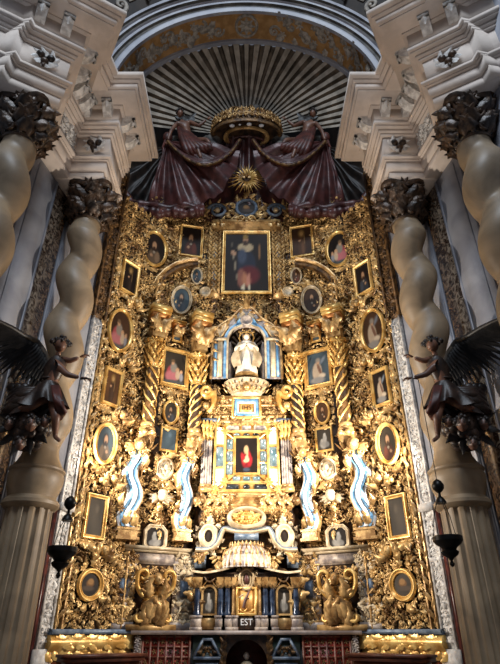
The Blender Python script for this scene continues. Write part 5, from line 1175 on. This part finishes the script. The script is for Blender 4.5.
# --- altar: pale ledge, front with red lattice
t = thing('altar', 'Altar with pale marble ledge and red lattice front under the tabernacle', 'altar', (0, 11.3, .48))
nA = .75; uL = cu(131, 632, nA); m_ = MB(); m_.fbox(CEN, -uL, uL, -.75, nA, ZL-.07, ZL); m_.build('ledge', M['marbleledge'], t, smooth=0)
m_ = MB(); wn_ = cu(225, 645, nA-.13)-.02; m_.fbox(CEN, -uL+.1, -wn_, -.7, nA-.2, .48, ZL-.07); m_.fbox(CEN, wn_, uL-.1, -.7, nA-.2, .48, ZL-.07); m_.fbox(CEN, -uL+.1, uL-.1, -.7, nA-.7, .48, ZL-.072); m_.build('core', M['black'], t, smooth=0)
zf0, zf1, nf = .5, ZL-.08, nA-.13
for s in (-1, 1):
    ua, ub = cu(190, 645, nf), cu(143, 645, nf); m_ = MB(); m_.fbox(CEN, ua, ub, nf-.05, nf+.02, zf0, zf1); m_.build('red_panel', M['lacquer'], t, s, smooth=0)
    m_ = MB(); nc, dx = 6, (ub-ua)/6
    for i in range(nc+1): m_.fbox(CEN, ua+i*dx-.018, ua+i*dx+.018, nf+.02, nf+.05, zf0, zf1)
    for j in range(7): m_.fbox(CEN, ua, ub, nf+.02, nf+.045, zf1-.02-.165*j-.015, zf1-.02-.165*j+.015)
    m_.build('lattice', M['table'], t, s, smooth=0)
    m_ = MB()
    for i in range(nc):
        for j in range(6): fput(m_, CEN, ROS[1], ua+(i+.5)*dx, nf+.02, zf1-.1-.165*j, 0, .1)
    m_.build('lattice_rosettes', M['aged'], t, s, smooth=180)
    u0, u1 = cu(142, 645, nf), cu(134, 645, nf); m_ = MB(); m_.fbox(CEN, u0, u1, nf-.05, nf+.06, zf0, zf1); m_.build('border_strip', M['bronze'], t, s, smooth=0)
    m_ = MB()
    for j in range(14): fput(m_, CEN, ROS[0], (u0+u1)/2, nf+.06, zf1-.05-.08*j, .3, .12)
    m_.build('border_carving', M['lilac'], t, s, smooth=180)
    u0, u1 = cu(222, 645, nf), cu(193, 645, nf); m_ = MB(); m_.fbox(CEN, u0, u1, nf-.05, nf+.03, zf0, zf1); m_.build('green_panel', M['green'], t, s, smooth=0)
    um = (u0+u1)/2; w_ = (u1-u0)/2; zp = zf1-.34; m_ = MB()
    m_.fbox(CEN, u0+.02, u1-.02, nf+.03, nf+.1, zp-.05, zp)
    for sg in (-1, 1): m_.tube(CEN.map(A([um+sg*w_*.9, nf+.07, zp], [um+sg*.08, nf+.07, zp+.27])), .028, 4)
    m_.fbox(CEN, um-.1, um+.1, nf+.03, nf+.09, zp+.25, zp+.3); m_.fbox(CEN, u0+.06, u1-.06, nf+.03, nf+.06, zp-.4, zp-.1); m_.build('pediment', M['slate'], t, s, smooth=0)
    m_ = MB(); foliage(m_, CEN, um-.18, um+.18, zp+.02, zp+.2, None, nf+.03, 102, .1, .2); m_.fbox(CEN, u0+.1, u1-.1, nf+.06, nf+.07, zp-.36, zp-.14); m_.build('panel_ornament', M['aged'], t, s, smooth=60)
    u = cu(223.5, 645, nf); m_ = MB(); m_.fbox(CEN, u-.05, u+.05, nf-.1, nf+.06, zf0, zf1); leaf_run(m_, CEN, [(u, zf0), (u, zf1)], .14, nf+.05, .09, 1, .5); m_.build('niche_jamb', M['aged'], t, s, smooth=60)
m_ = MB(); Wn = cu(225, 645, nf)-.02; m_.fbox(CEN, -Wn, Wn, nf-.5, nf-.45, zf0, zf1); m_.build('dark_niche', M['robe'], t, smooth=0)
m_ = MB(); a = np.linspace(0, pi, 25); m_.grid(np.array([CEN.map(np.column_stack([Wn*np.cos(a), np.full(25, nf+.02), zf1-.45+.38*np.sin(a)])), CEN.map(np.column_stack([Wn*np.cos(a), np.full(25, nf+.02), np.full(25, zf1)]))])); m_.build('arch_spandrel', M['bronze'], t, smooth=0)
t = thing('niche_figure', 'Small grey kneeling figure in the dark niche of the altar front', 'statue', (0, 11.55-.0, .5))
zz0 = .62; m_ = MB(); m_.lathe([(0, .5), (.2, .5), (.19, .7), (.15, .9), (.14, 1.0), (.11, 1.08), (.05, 1.12)], (0, 11.6, 0), 20, fn=lambda R, T, Z: R*(1+.07*np.sin(7*T))); m_.build('robe', M['cream'], t, smooth=180)
m_ = MB(); head_mesh(m_, A(0, 11.58, 1.2), .07, (0, -1, -.2), (0, 0, 1)); m_.build('head', M['lilac'], t, smooth=180)
for sg in (-1, 1): m_ = MB(); m_.tube(A([sg*.12, 11.58, 1.04], [sg*.16, 11.48, .9], [sg*.05, 11.42, .95]), A(.05, .05, .035), 8); hand_mesh(m_, A(sg*.03, 11.41, .97), (-sg*.4, -.5, .6), (sg, 0, 0), .08, 0, .3, -sg); m_.build('arm', M['lilac'], t, smooth=180)

# ================================================================== curtain, crown, angels above
def C3(px, py, n): r = ray(px, py); tq = (12.0-n)/r[1]; return A(r[0]*tq, 12.0-n, r[2]*tq+EYE)
def fan(mb, G, edge, n_mid, folds, amp, nr=14, per=9, phase=0, sag=.0):
    e = np.array(edge); tt = np.linspace(0, len(e)-1, (len(e)-1)*per+1); q = np.column_stack([np.interp(tt, range(len(e)), e[:, i]) for i in range(3)])
    for _ in range(4): q[1:-1] = (q[:-2]+2*q[1:-1]+q[2:])/4
    r = np.linspace(0.02, 1, nr)[:, None, None]; P = np.asarray(G)+(q-np.asarray(G))[None]*r
    f = np.sin(np.linspace(0, folds*2*pi, len(q))+phase)+.4*np.sin(np.linspace(0, folds*4.6*pi, len(q))+1)
    P[..., 1] -= (amp*f[None]*np.sin(np.clip(r[..., 0], .05, 1)*pi*.62)) + n_mid*np.sin(r[..., 0]*pi*.8)
    rq = r[..., 0]; jj = np.linspace(0, 1, len(q))[None]; P[..., 1] -= .05*np.sin(9*rq+11*jj+2*np.sin(5*jj))*rq+.03*np.sin(17*rq-23*jj)*rq
    P[..., 2] -= sag*np.sin(r[..., 0]*pi)
    mb.grid(P); return q
for s in (-1, 1):
    side = SIDE[s]
    t = thing('canopy_curtain', 'Maroon fringed curtain gathered up to the %s below the crown' % side, 'curtain', C3(165, 212, .5), s, 'canopy curtains')
    G = C3(168, 141, .85)
    mb = MB(); q = fan(mb, G, [C3(149, 208, .5), C3(160, 212, .55), C3(178, 212, .6), C3(198, 210, .6), C3(214, 203, .6), C3(226, 190, .65), C3(236, 172, .75), C3(240, 156, .8)], .3, 4.2, .1, 16, 12, sag=.1); mb.build('main_drape', M['curtain'], t, s, smooth=180)
    mb = MB(); sw = [C3(168, 142, 1.0), C3(177, 152, 1.1), C3(190, 162, 1.15), C3(204, 167, 1.2), C3(219, 163, 1.1), C3(232, 153, 1.0), C3(240, 141, .9)]
    p = np.array(sw); tt = np.linspace(0, 6, 50); p = np.column_stack([np.interp(tt, range(7), p[:, i]) for i in range(3)])
    for _ in range(12): p[1:-1] = (p[:-2]+2*p[1:-1]+p[2:])/4
    for k in range(5): mb.tube(p+A(0, .05*k, .0)+np.outer(np.sin(np.linspace(0, pi, 50)), A(0, -.05, .11*k)), .085-.006*k, 8)
    mb.build('swag_roll', M['curtain'], t, s, smooth=180)
    mb = MB(); mb.tube(p+A(0, -.08, -.06), .045+.012*np.sin(np.arange(50)*2.1), 7); mb.build('gold_fringe', M['aged'], t, s, smooth=180)
    mb = MB(); q = fan(mb, G+A(0, .25, 0), [C3(150, 206, .35), C3(141, 205, .4), C3(131, 203, .45), C3(125, 198, .5), C3(121, 186, .5), C3(121, 172, .5), C3(126, 160, .5), C3(140, 148, .5)], .0, 4, .12, 14, 10); mb.build('side_drape', M['lining'], t, s, smooth=180)
    mb = MB(); mb.tube(np.vstack([q[:48]])+A(0, -.1, 0), .05, 7); mb.build('side_fringe', M['aged'], t, s, smooth=180)
    mb = MB(); e = np.array([C3(x, y, .75) for x, y in ((124, 202), (132, 208), (144, 211), (158, 213), (174, 213), (190, 213), (204, 212))]); tt = np.linspace(0, 6, 60); e = np.column_stack([np.interp(tt, range(7), e[:, i]) for i in range(3)])
    ii = np.arange(60); mb.tube(e+np.outer(np.sin(ii*.37), A(0, 0, .03)), .15+.03*np.sin(ii*.5)+.02*np.sin(ii*1.3), 10, up=(0, -1, 0)); mb.tube(e+A(0, -.03, .2)+np.outer(np.sin(ii*.29+1), A(0, 0, .05)), .12+.03*np.sin(ii*.43+1), 10, up=(0, -1, 0)); mb.build('gathered_hem', M['curtain'], t, s, smooth=180)
    mb = MB(); mb.ball(G+A(0, -.1, .05), A(.16, .14, .2), 12, 8); mb.tube(np.array([G+A(.05, -.1, 0), G+A(.1, -.15, -.5), G+A(.08, -.12, -1.0)]), A(.05, .04, .02), 8); mb.build('tassel_knot', M['robe'], t, s)
    # seated dark angel holding the curtain
    an = thing('curtain_angel', 'Dim seated angel holding up the %s curtain beside the crown' % side, 'statue', C3(186, 150, .7), s, 'curtain angels')
    J = {'pelvis': (C3(190, 141, .7), .15), 'chest': (C3(184, 127, .85), .15), 'neck': (C3(181, 120, .9), .07), 'sh1': (C3(177, 123, .95), .08), 'el1': (C3(171, 131, 1.05), .06), 'wr1': (C3(168, 140, 1.05), .045),
         'sh2': (C3(190, 122, .9), .08), 'el2': (C3(199, 126, 1.0), .06), 'wr2': (C3(206, 120, 1.05), .045), 'hp1': (C3(187, 142, .8), .12), 'kn1': (C3(196, 145, 1.15), .085), 'an1': (C3(201, 158, 1.1), .05), 'hp2': (C3(195, 141, .8), .12), 'kn2': (C3(207, 140, 1.1), .085), 'an2': (C3(214, 150, 1.1), .05)}
    skin_body('body', J, [('pelvis', 'chest'), ('chest', 'neck'), ('chest', 'sh1'), ('sh1', 'el1'), ('el1', 'wr1'), ('chest', 'sh2'), ('sh2', 'el2'), ('el2', 'wr2'), ('pelvis', 'hp1'), ('hp1', 'kn1'), ('kn1', 'an1'), ('pelvis', 'hp2'), ('hp2', 'kn2'), ('kn2', 'an2')], M['skin'], an, s)
    mb = MB(); head_mesh(mb, C3(180, 113.5, .95), .13, (-.3, -.9, -.35), (0, -.2, 1)); mb.build('head', M['skin'], an, s, smooth=180)
    mb = MB(); hair_mesh(mb, C3(180, 113.2, .95), .135, (-.3, -.9, -.35), (0, -.2, 1), 0, 7); mb.build('hair', M['hair'], an, s, smooth=180)
    for k, d in (('wr1', (.2, -.2, -1)), ('wr2', (-.8, -.3, .4))): mb = MB(); hand_mesh(mb, J[k][0]+.08*A(*d), d, (0, -1, 0), .15, 0, .8); mb.build('hand', M['skin'], an, s, smooth=180)
    mb = MB()
    for k in range(7): mb.tube(np.array([C3(178+2*k, 126+1.2*k, .85), C3(182+3*k, 138+k, 1.0), C3(186+4*k, 150-.5*k, 1.15), C3(190+4*k, 157-k, 1.05)]), A(.06, .11, .11, .05), 8)
    mb.build('drapery', M['robe'], an, s, smooth=180)
    mb = MB()
    for k in range(8): put(mb, LEAVES[k % 2], C3(190, 126, .6), A(.25+.07*k, .15, .95-.16*k), A(.9, 0, -.3), A(0, -1, 0), .75-.04*k, hs=.5)
    mb.build('wing', M['feather'], an, s, smooth=180)
    mb = MB(); rng = R_(9)
    for k in range(16): mb.ball(C3(172+rng.rand()*45, 146+rng.rand()*12-6, .35+rng.rand()*.2), .18+.1*rng.rand(), 10, 8)
    mb.build('cloud_seat', M['cloudgrey'], an, s, smooth=180)

t = thing('back_curtain', 'Dark maroon cloth hanging straight down behind the sunburst', 'curtain', (0, 11.75, C3(246, 214, .3)[2]))
mb = MB(); k = np.linspace(0, 1, 20); x_ = np.linspace(-1, 1, 90); top = C3(246.5, 137, .7); bot = C3(246.5, 216, .3)
mb.grid(np.array([np.column_stack([x_*(.95+.8*q), 11.3+.68*q**.5+.4*x_**2*(1-q)-.05*np.sin(x_*24)*(1-.6*q)-.08*np.sin(x_*9+2*q)*(1-q), np.full(90, top[2]+(bot[2]-top[2])*q)]) for q in k])); mb.build('cloth', M['curtain'], t, smooth=180)
mb = MB(); mb.tube(np.column_stack([x_*.95, 11.28+.4*x_**2, np.full(90, top[2])]), .05, 6); mb.build('gathered_head', M['curtain'], t, smooth=180)

t = thing('crown_canopy', 'Gold openwork crown canopy high above the altarpiece', 'crown', (0, 11.3, C3(246, 140, .7)[2]))
cc = C3(246.5, 138, .6); cc[0] = 0; rx, ry = 1.1, .62; th = np.linspace(0, 2*pi, 73)[:-1]
def rg(k, z): return np.column_stack([rx*k*np.cos(th), cc[1]-.1+ry*k*np.sin(th), np.full(72, cc[2]+z)])
mb = MB(); mb.grid(np.array([rg(k, z) for k, z in ((.93, -.02), (.97, -.08), (1.03, -.08), (1.06, -.0), (1.03, .06), (1.0, .08), (1.0, .34), (1.04, .38), (1.04, .44), (.96, .44), (.93, .3), (.93, -.02))]), False, True); mb.build('ring', M['aged'], t)
mb = MB()
for q in range(40):
    a = 2*pi*q/40; o = A(rx*cos(a), cc[1]-.1+ry*sin(a), cc[2]+.4); ov = A(cos(a), sin(a), 0); tn = A(-sin(a), cos(a), 0); put(mb, [ROS[0], SCROLLS[1], BER[0]][q % 3], o+A(0, 0, .05), A(0, 0, 1)+ov*.1, tn, ov, .2); put(mb, [SCROLLS[0], ROS[0]][q % 2], o-A(0, 0, .2)+ov*.02, tn, A(0, 0, 1), ov, .22)
    if q % 2: put(mb, ROS[1], o+A(0, 0, .12), tn, A(0, 0, 1), ov, .18)
mb.build('leaf_cresting', M['gold'], t, smooth=180)
mb = MB(); mb.grid(np.array([rg(.93*cos(q), .25+.7*sin(q)) for q in np.linspace(0, pi/2*.98, 9)]), False, True); mb.build('cap', M['bronze'], t)
mb = MB()
for q in range(8):
    a = np.linspace(0, pi/2, 10); f_ = 2*pi*q/8+.2; mb.tube(np.column_stack([rx*1.0*np.cos(a)*cos(f_), cc[1]-.1+ry*1.0*np.cos(a)*sin(f_), cc[2]+.3+.85*np.sin(a)]), .05, 6)
mb.ball(A(0, cc[1]-.1, cc[2]+1.25), .13, 10, 8); mb.build('arches', M['aged'], t)
mb = MB(); mb.grid(np.array([rg(.55, -.1), rg(.6, -.16), rg(.68, -.14), rg(.68, -.06), rg(.55, -.05)]), False, True); mb.build('inner_ring', M['gold'], t)
mb = MB(); mb.grid(np.array([rg(k, -.02) for k in (.0, .5, .93)]), False, True); mb.build('ceiling_disc', M['bronze'], t, smooth=0)
for a_, r_ in ((-.5*pi-.55, .8), (-.5*pi+.1, .78), (-.5*pi+.55, .82), (-.5*pi-.25, .78)): mb = MB(); mb.ball(A(rx*r_*cos(a_), cc[1]-.1+ry*r_*sin(a_), cc[2]-.07), A(.085, .06, .05) if a_ != -.5*pi-.25 else A(.04, .03, .03), 10, 8); mb.build('crystal', M['jewel'], t)
t = thing('stucco_cloud', 'Grey stucco cloud at the hinge of the shell vault above the crown', 'cloud', (0, 12.3, 17.2)); mb = MB(); rng = R_(3)
for k in range(34): a = rng.rand()*2*pi; mb.ball(A(1.1*rng.rand()**.6*cos(a), 12.35-.25*rng.rand(), 17.2+.75*rng.rand()**.6*sin(a)), .16+.16*rng.rand(), 10, 8)
mb.build('billows', M['cloudgrey'], t, smooth=180); mb = MB(); mb.ball(A(0, 12.1, 17.3), A(.3, .2, .25), 12, 8); mb.build('core', M['cloudgrey'], t)

# ================================================================== angels on the columns, lamps
def W3(px, py, y): r = ray(px, py); k = y/r[1]; return A(r[0]*k, y, r[2]*k+EYE)
def feather(mb, root, d, nrm, L, w):
    d = np.asarray(d, float); d /= np.linalg.norm(d); b = np.cross(nrm, d); b /= np.linalg.norm(b); n_ = np.cross(d, b)
    s_ = np.linspace(0, 1, 8); t_ = np.array([-1, -.4, 0, .4, 1]); ww = w*np.sin(pi*np.clip(s_, .06, .97)**.6)
    P = np.asarray(root)+L*s_[:, None, None]*d+(ww[:, None]*t_)[..., None]*b+(.25*w*(1-t_**2)[None]*np.ones(8)[:, None]-.12*L*s_[:, None]**2)[..., None]*n_
    mb.grid(P); mb.grid(P-n_*.012)
for s in (-1, 1):
    side = SIDE[s]; Y = 7.86
    co_ = thing('cherub_corbel', 'Dark cluster of winged cherub heads under the %s angel' % side, 'corbel', W3(28, 450, 8.0), s, 'cherub corbels')
    mb = MB(); c0 = W3(28, 428, 8.02); rng = R_(14)
    mb.ball(c0, A(.3, .26, .3), 18, 12); 
    for k in range(40):
        v = rng.randn(3); v /= np.linalg.norm(v); mb.ball(c0+v*A(.3, .24, .28), .075+.05*rng.rand(), 9, 7)
    mb.build('cloud', M['wood'], co_, s, smooth=180)
    for px, py, yy, r in ((9, 424, 7.76, .1), (31, 424, 7.66, .12), (20, 444, 7.7, .1), (45, 422, 7.74, .09)):
        hc_ = W3(px, py, yy); fw = (A(0, 0, 1.6)-hc_); fw[2] *= .6; mb = MB(); head_mesh(mb, hc_, r, fw, (0, -.2, 1), 0, 20, 14); hd = mb.build('cherub_head', M['skin'], co_, s, smooth=180)
        mb = MB(); hair_mesh(mb, hc_, r*1.04, fw, (0, -.2, 1), 0, int(px), -.1, 22); h_ = mb.build('curls', M['hair'], None, s, 180, base=tuple(A(*co_['_loc'])*A(s, 1, 1))); h_.parent = hd; h_.location = (0, 0, 0)
    mb = MB()
    for k in range(9): a = -2.6+.62*k; feather(mb, c0+A(.22*cos(a), -.12, .22*sin(a)), A(cos(a), -.25, sin(a)-.15), (0, -1, .2), .3, .07)
    mb.build('small_wings', M['feather'], co_, s, smooth=180)
    an = thing('winged_angel', 'Dark winged angel statue reaching to the centre from the %s column' % side, 'statue', W3(45, 436, Y), s, 'column angels')
    J = {'pelvis': (W3(47, 393, Y), .125), 'waist': (W3(51, 381, Y-.04), .1), 'chest': (W3(55, 367, Y-.08), .15), 'neckbase': (W3(57.5, 357, Y-.1), .055), 'neck': (W3(59, 351, Y-.12), .045),
         'sh1': (W3(61.5, 359, Y-.02), .072), 'el1': (W3(70, 361, Y-.1), .052), 'wr1': (W3(79, 357.5, Y-.12), .034),
         'sh2': (W3(57, 364, Y-.2), .074), 'el2': (W3(67, 374.5, Y-.28), .054), 'wr2': (W3(79, 377.5, Y-.26), .035),
         'hip1': (W3(52, 398, Y-.03), .1), 'knee1': (W3(56, 417, Y-.16), .075), 'calf1': (W3(55.5, 426, Y-.08), .06), 'ank1': (W3(55, 437, Y), .036), 'toe1': (W3(60, 441, Y-.1), .03),
         'hip2': (W3(43, 398, Y-.02), .1), 'knee2': (W3(30, 407, Y-.2), .075), 'calf2': (W3(22, 409, Y-.1), .058), 'ank2': (W3(13, 411, Y), .036), 'toe2': (W3(7, 410, Y), .03)}
    E_ = [('pelvis', 'waist'), ('waist', 'chest'), ('chest', 'neckbase'), ('neckbase', 'neck'), ('chest', 'sh1'), ('sh1', 'el1'), ('el1', 'wr1'), ('chest', 'sh2'), ('sh2', 'el2'), ('el2', 'wr2'), ('pelvis', 'hip1'), ('hip1', 'knee1'), ('knee1', 'calf1'), ('calf1', 'ank1'), ('ank1', 'toe1'), ('pelvis', 'hip2'), ('hip2', 'knee2'), ('knee2', 'calf2'), ('calf2', 'ank2'), ('ank2', 'toe2')]
    skin_body('body', J, E_, M['skin'], an, s)
    hc_ = W3(60.5, 345.5, Y-.14); fw = A(-.62, -.68, -.42); up_ = A(-.1, -.3, 1)
    mb = MB(); head_mesh(mb, hc_, .125, fw, up_); mb.build('head', M['skin'], an, s, smooth=180)
    mb = MB(); hair_mesh(mb, hc_+A(0.0, .015, .02), .135, fw, up_, 0, 5, -.1, 40)
    X_, Y_, Z_ = frame3(fw, up_)
    for q in range(14): a = pi*q/13; mb.ball(hc_+X_*.15*cos(a)-Y_*.1*sin(a)+Z_*.05, .05, 8, 6)
    mb.build('hair', M['hair'], an, s, smooth=180)
    for k, d, sd in (('wr1', W3(83, 356, Y-.14)-W3(79, 357.5, Y-.12), 1), ('wr2', W3(83.5, 378, Y-.24)-W3(79, 377.5, Y-.26), 1)):
        d = d/np.linalg.norm(d); mb = MB(); hand_mesh(mb, J[k][0]+d*.05, d, (0, -.3, 1), .16, 0, .75, sd); mb.build('hand', M['skin'], an, s, smooth=180)
    # bodice, skirt and flying drapery
    mb = MB(); th2 = np.linspace(0, 2*pi, 40, endpoint=False); rows = []
    ax_ = [(W3(46.5, 396, Y), .16, .14), (W3(49, 387, Y-.02), .145, .125), (W3(51.5, 380, Y-.04), .125, .11), (W3(54, 371, Y-.07), .17, .15), (W3(56, 365, Y-.09), .175, .145), (W3(57.5, 359.5, Y-.1), .13, .115)]
    for c_, a_, b_ in ax_: rows.append(np.column_stack([c_[0]+a_*np.cos(th2), c_[1]+b_*np.sin(th2), c_[2]+.02*np.sin(th2*3)]))
    mb.grid(np.array(rows), False, True); mb.tube(np.array([W3(50+0*q, 381, Y)+A(.14*cos(q), .12*sin(q)-.03, .0) for q in np.linspace(0, 2*pi, 24)]), .022, 6); mb.build('bodice', M['wood'], an, s, smooth=180)
    mb = MB(); k = np.linspace(0, 1, 18); th2 = np.linspace(0, 2*pi, 80, endpoint=False); rows = []
    for q in k:
        c_ = W3(50-9*q, 383+27*q, Y-.04); a_ = .13+.26*q**.8; b_ = .12+.1*q; f_ = 1+.2*q*np.sin(th2*8+3*q)+.1*q*np.sin(th2*5+1); rows.append(np.column_stack([c_[0]+a_*f_*np.cos(th2), c_[1]-.04*q+b_*f_*np.sin(th2), c_[2]-.1*q*np.cos(th2*1.0-.6)+.04*q*np.sin(th2*6)]))
    mb.grid(np.array(rows), False, True); mb.build('skirt', M['wood'], an, s, smooth=180)
    mb = MB()
    for i in range(8): mb.tube(np.array([W3(44-i, 388+1.5*i, Y+.02), W3(32-1.5*i, 391+2.0*i, Y-.06*(i % 3)), W3(20-1.2*i, 390+2.6*i, Y-.04), W3(9-1.0*i, 395+2.8*i, Y+.03*(i % 2))]), A(.05, .085, .085, .04), 8)
    for i in range(5): mb.ball(W3(12+3*i, 388+(i % 2)*4, Y+.03), A(.1, .07, .09), 10, 7)
    mb.build('flying_drapery', M['wood'], an, s, smooth=180)
    mb = MB()
    for i in range(5): mb.tube(np.array([W3(52+1.5*i, 386, Y-.16), W3(56+1.2*i, 400+i, Y-.22), W3(58+1.5*i, 412, Y-.16), W3(61+.6*i, 420-i, Y-.05)]), A(.03, .05, .055, .02), 8)
    mb.build('red_fold', M['robe'], an, s, smooth=180)
    # wings
    for nm, sp, fl in (('wing', [(49, 366), (43, 352), (36, 341), (26, 337), (12, 328), (0, 322), (-10, 318)], 1), ('folded_wing', [(50, 368), (45, 358), (39, 352), (34, 350), (28, 352)], 0)):
        mb = MB(); p = np.array([W3(x, y, Y+.12-(.022*(49-x) if fl else -.06)) for x, y in sp]); tt = np.linspace(0, len(p)-1, 30); p = np.column_stack([np.interp(tt, range(len(p)), p[:, i]) for i in range(3)])
        mb.tube(p, np.linspace(.07, .03, 30), 8)
        for row, (L0, w0, off) in enumerate(((.62, .06, .03), (.42, .055, -.01), (.24, .05, -.05))):
            for j in range(1, 30, 1 if row else 1):
                q = j/29; ang0 = A(-.05+.3*q, .05, -1.0+.75*q) if fl else A(.15+.2*q, .0, -1.0); tang = p[min(j+1, 29)]-p[max(j-1, 0)]; tang /= np.linalg.norm(tang)
                d = ang0*(1-q**1.5)+tang*(q**1.5)*1.3+A(.25, 0, 0); feather(mb, p[j]+A(0, off, 0), d, (0, -1, 0), L0*(.8+.5*sin(pi*q)) if fl else L0*.75, w0)
        mb.build(nm, M['feather'], an, s, smooth=180)
    # sanctuary lamp
    (bx, by), (hx, hy), ytop, h_ = ((62, 552), (70, 507), 374, 1) if s < 0 else ((493-448, 541), (493-437.5, 490), 374, 1)
    Yl = 7.6; B = W3(bx, by, Yl); cap = W3(hx, hy, Yl); cap[0] = B[0]; hz = W3(82, 379, Yl)
    lm = thing('sanctuary_lamp', 'Black hanging sanctuary lamp before the %s fluted column' % side, 'lamp', (B[0], Yl, B[2]-.35), s, 'sanctuary lamps')
    mb = MB(); mb.lathe([(0, -.33), (.02, -.32), (.035, -.29), (.015, -.25), (.04, -.22), (.1, -.18), (.12, -.14), (.09, -.11), (.11, -.08), (.17, -.04), (.19, -.01), (.2, .0), (.2, .055), (.19, .065), (.17, .06), (.15, .0), (.1, -.03), (0, -.04)], B, 28); mb.build('bowl', M['iron'], lm, s)
    mb = MB(); mb.lathe([(0, .16), (.02, .15), (.06, .12), (.085, .07), (.08, .02), (.05, -.02), (.02, -.04), (.02, -.09), (.045, -.11), (.075, -.16), (.08, -.19), (0, -.18)], cap, 20); mb.build('cap', M['iron'], lm, s)
    for q in range(3): a = 2*pi*q/3+.5; mb = MB(); mb.tube(np.array([cap+A(.06*cos(a), .06*sin(a), -.17), cap*.5+B*.5+A(.13*cos(a), .13*sin(a), 0), B+A(.19*cos(a), .19*sin(a), .02)]), .006, 5); mb.build('chain', M['iron'], lm, s)
    top = A(B[0], Yl, hz[2]); mb = MB(); mb.tube(np.array([cap+A(0, 0, .15), (cap+top)/2, top]), .006, 5); mb.tube(np.array([top, hz*.5+top*.5+A(0, 0, .01), hz+A(.03, 0, 0)]), .012, 6); mb.build('suspension_chain', M['iron'], lm, s)
# ================================================================== camera, light, view
cam = bpy.data.cameras.new('camera'); co = bpy.data.objects.new('camera', cam); COL.objects.link(co)
cam.sensor_fit = 'VERTICAL'; cam.sensor_height = 24; cam.lens = FPX/664*24
co.location = (0, 0, EYE); co.rotation_euler = (pi/2+PITCH, 0, 0)
cam.shift_x = (250-CX)/664
bpy.context.scene.camera = co
def spot(name, loc, tgt, power, deg, blend, col, size=.1):
    l = bpy.data.lights.new(name, 'SPOT'); l.energy = power; l.spot_size = radians(deg); l.spot_blend = blend; l.color = col; l.shadow_soft_size = size
    o = bpy.data.objects.new(name, l); COL.objects.link(o); o.location = loc
    from mathutils import Vector
    o.rotation_euler = (Vector(tgt)-Vector(loc)).to_track_quat('-Z', 'Y').to_euler()
    return o
WARM = (1, .89, .76)
for s in (-1, 1):
    spot('altar_floodlight', (3.55*s, 9.25, 4.3), (-2.0*s, 11.6, 5.7), 2300, 104, .7, WARM, .1)
spot('nave_uplight', (0, 2.2, .4), (0, 9.9, 17.6), 1450, 46, .6, (1, .86, .74), .4)  # unseen lamp added to brighten the soffits, arch and shell
l = bpy.data.lights.new('dome_daylight', 'AREA'); l.shape = 'DISK'; l.size = 7; l.energy = 2800; l.color = (.78, .88, 1)
o = bpy.data.objects.new('dome_daylight', l); COL.objects.link(o); o.location = (0, -5, 24); o.rotation_euler = (radians(25), 0, 0)
w = bpy.data.worlds.new('church'); bpy.context.scene.world = w; w.use_nodes = True
w.node_tree.nodes['Background'].inputs[0].default_value = (.75, .82, 1, 1); w.node_tree.nodes['Background'].inputs[1].default_value = .12
sc = bpy.context.scene
sc.view_settings.view_transform = 'Standard'; sc.view_settings.look = 'None'; sc.view_settings.exposure = 0.0; sc.view_settings.gamma = 1; sc.view_settings.use_curve_mapping = False
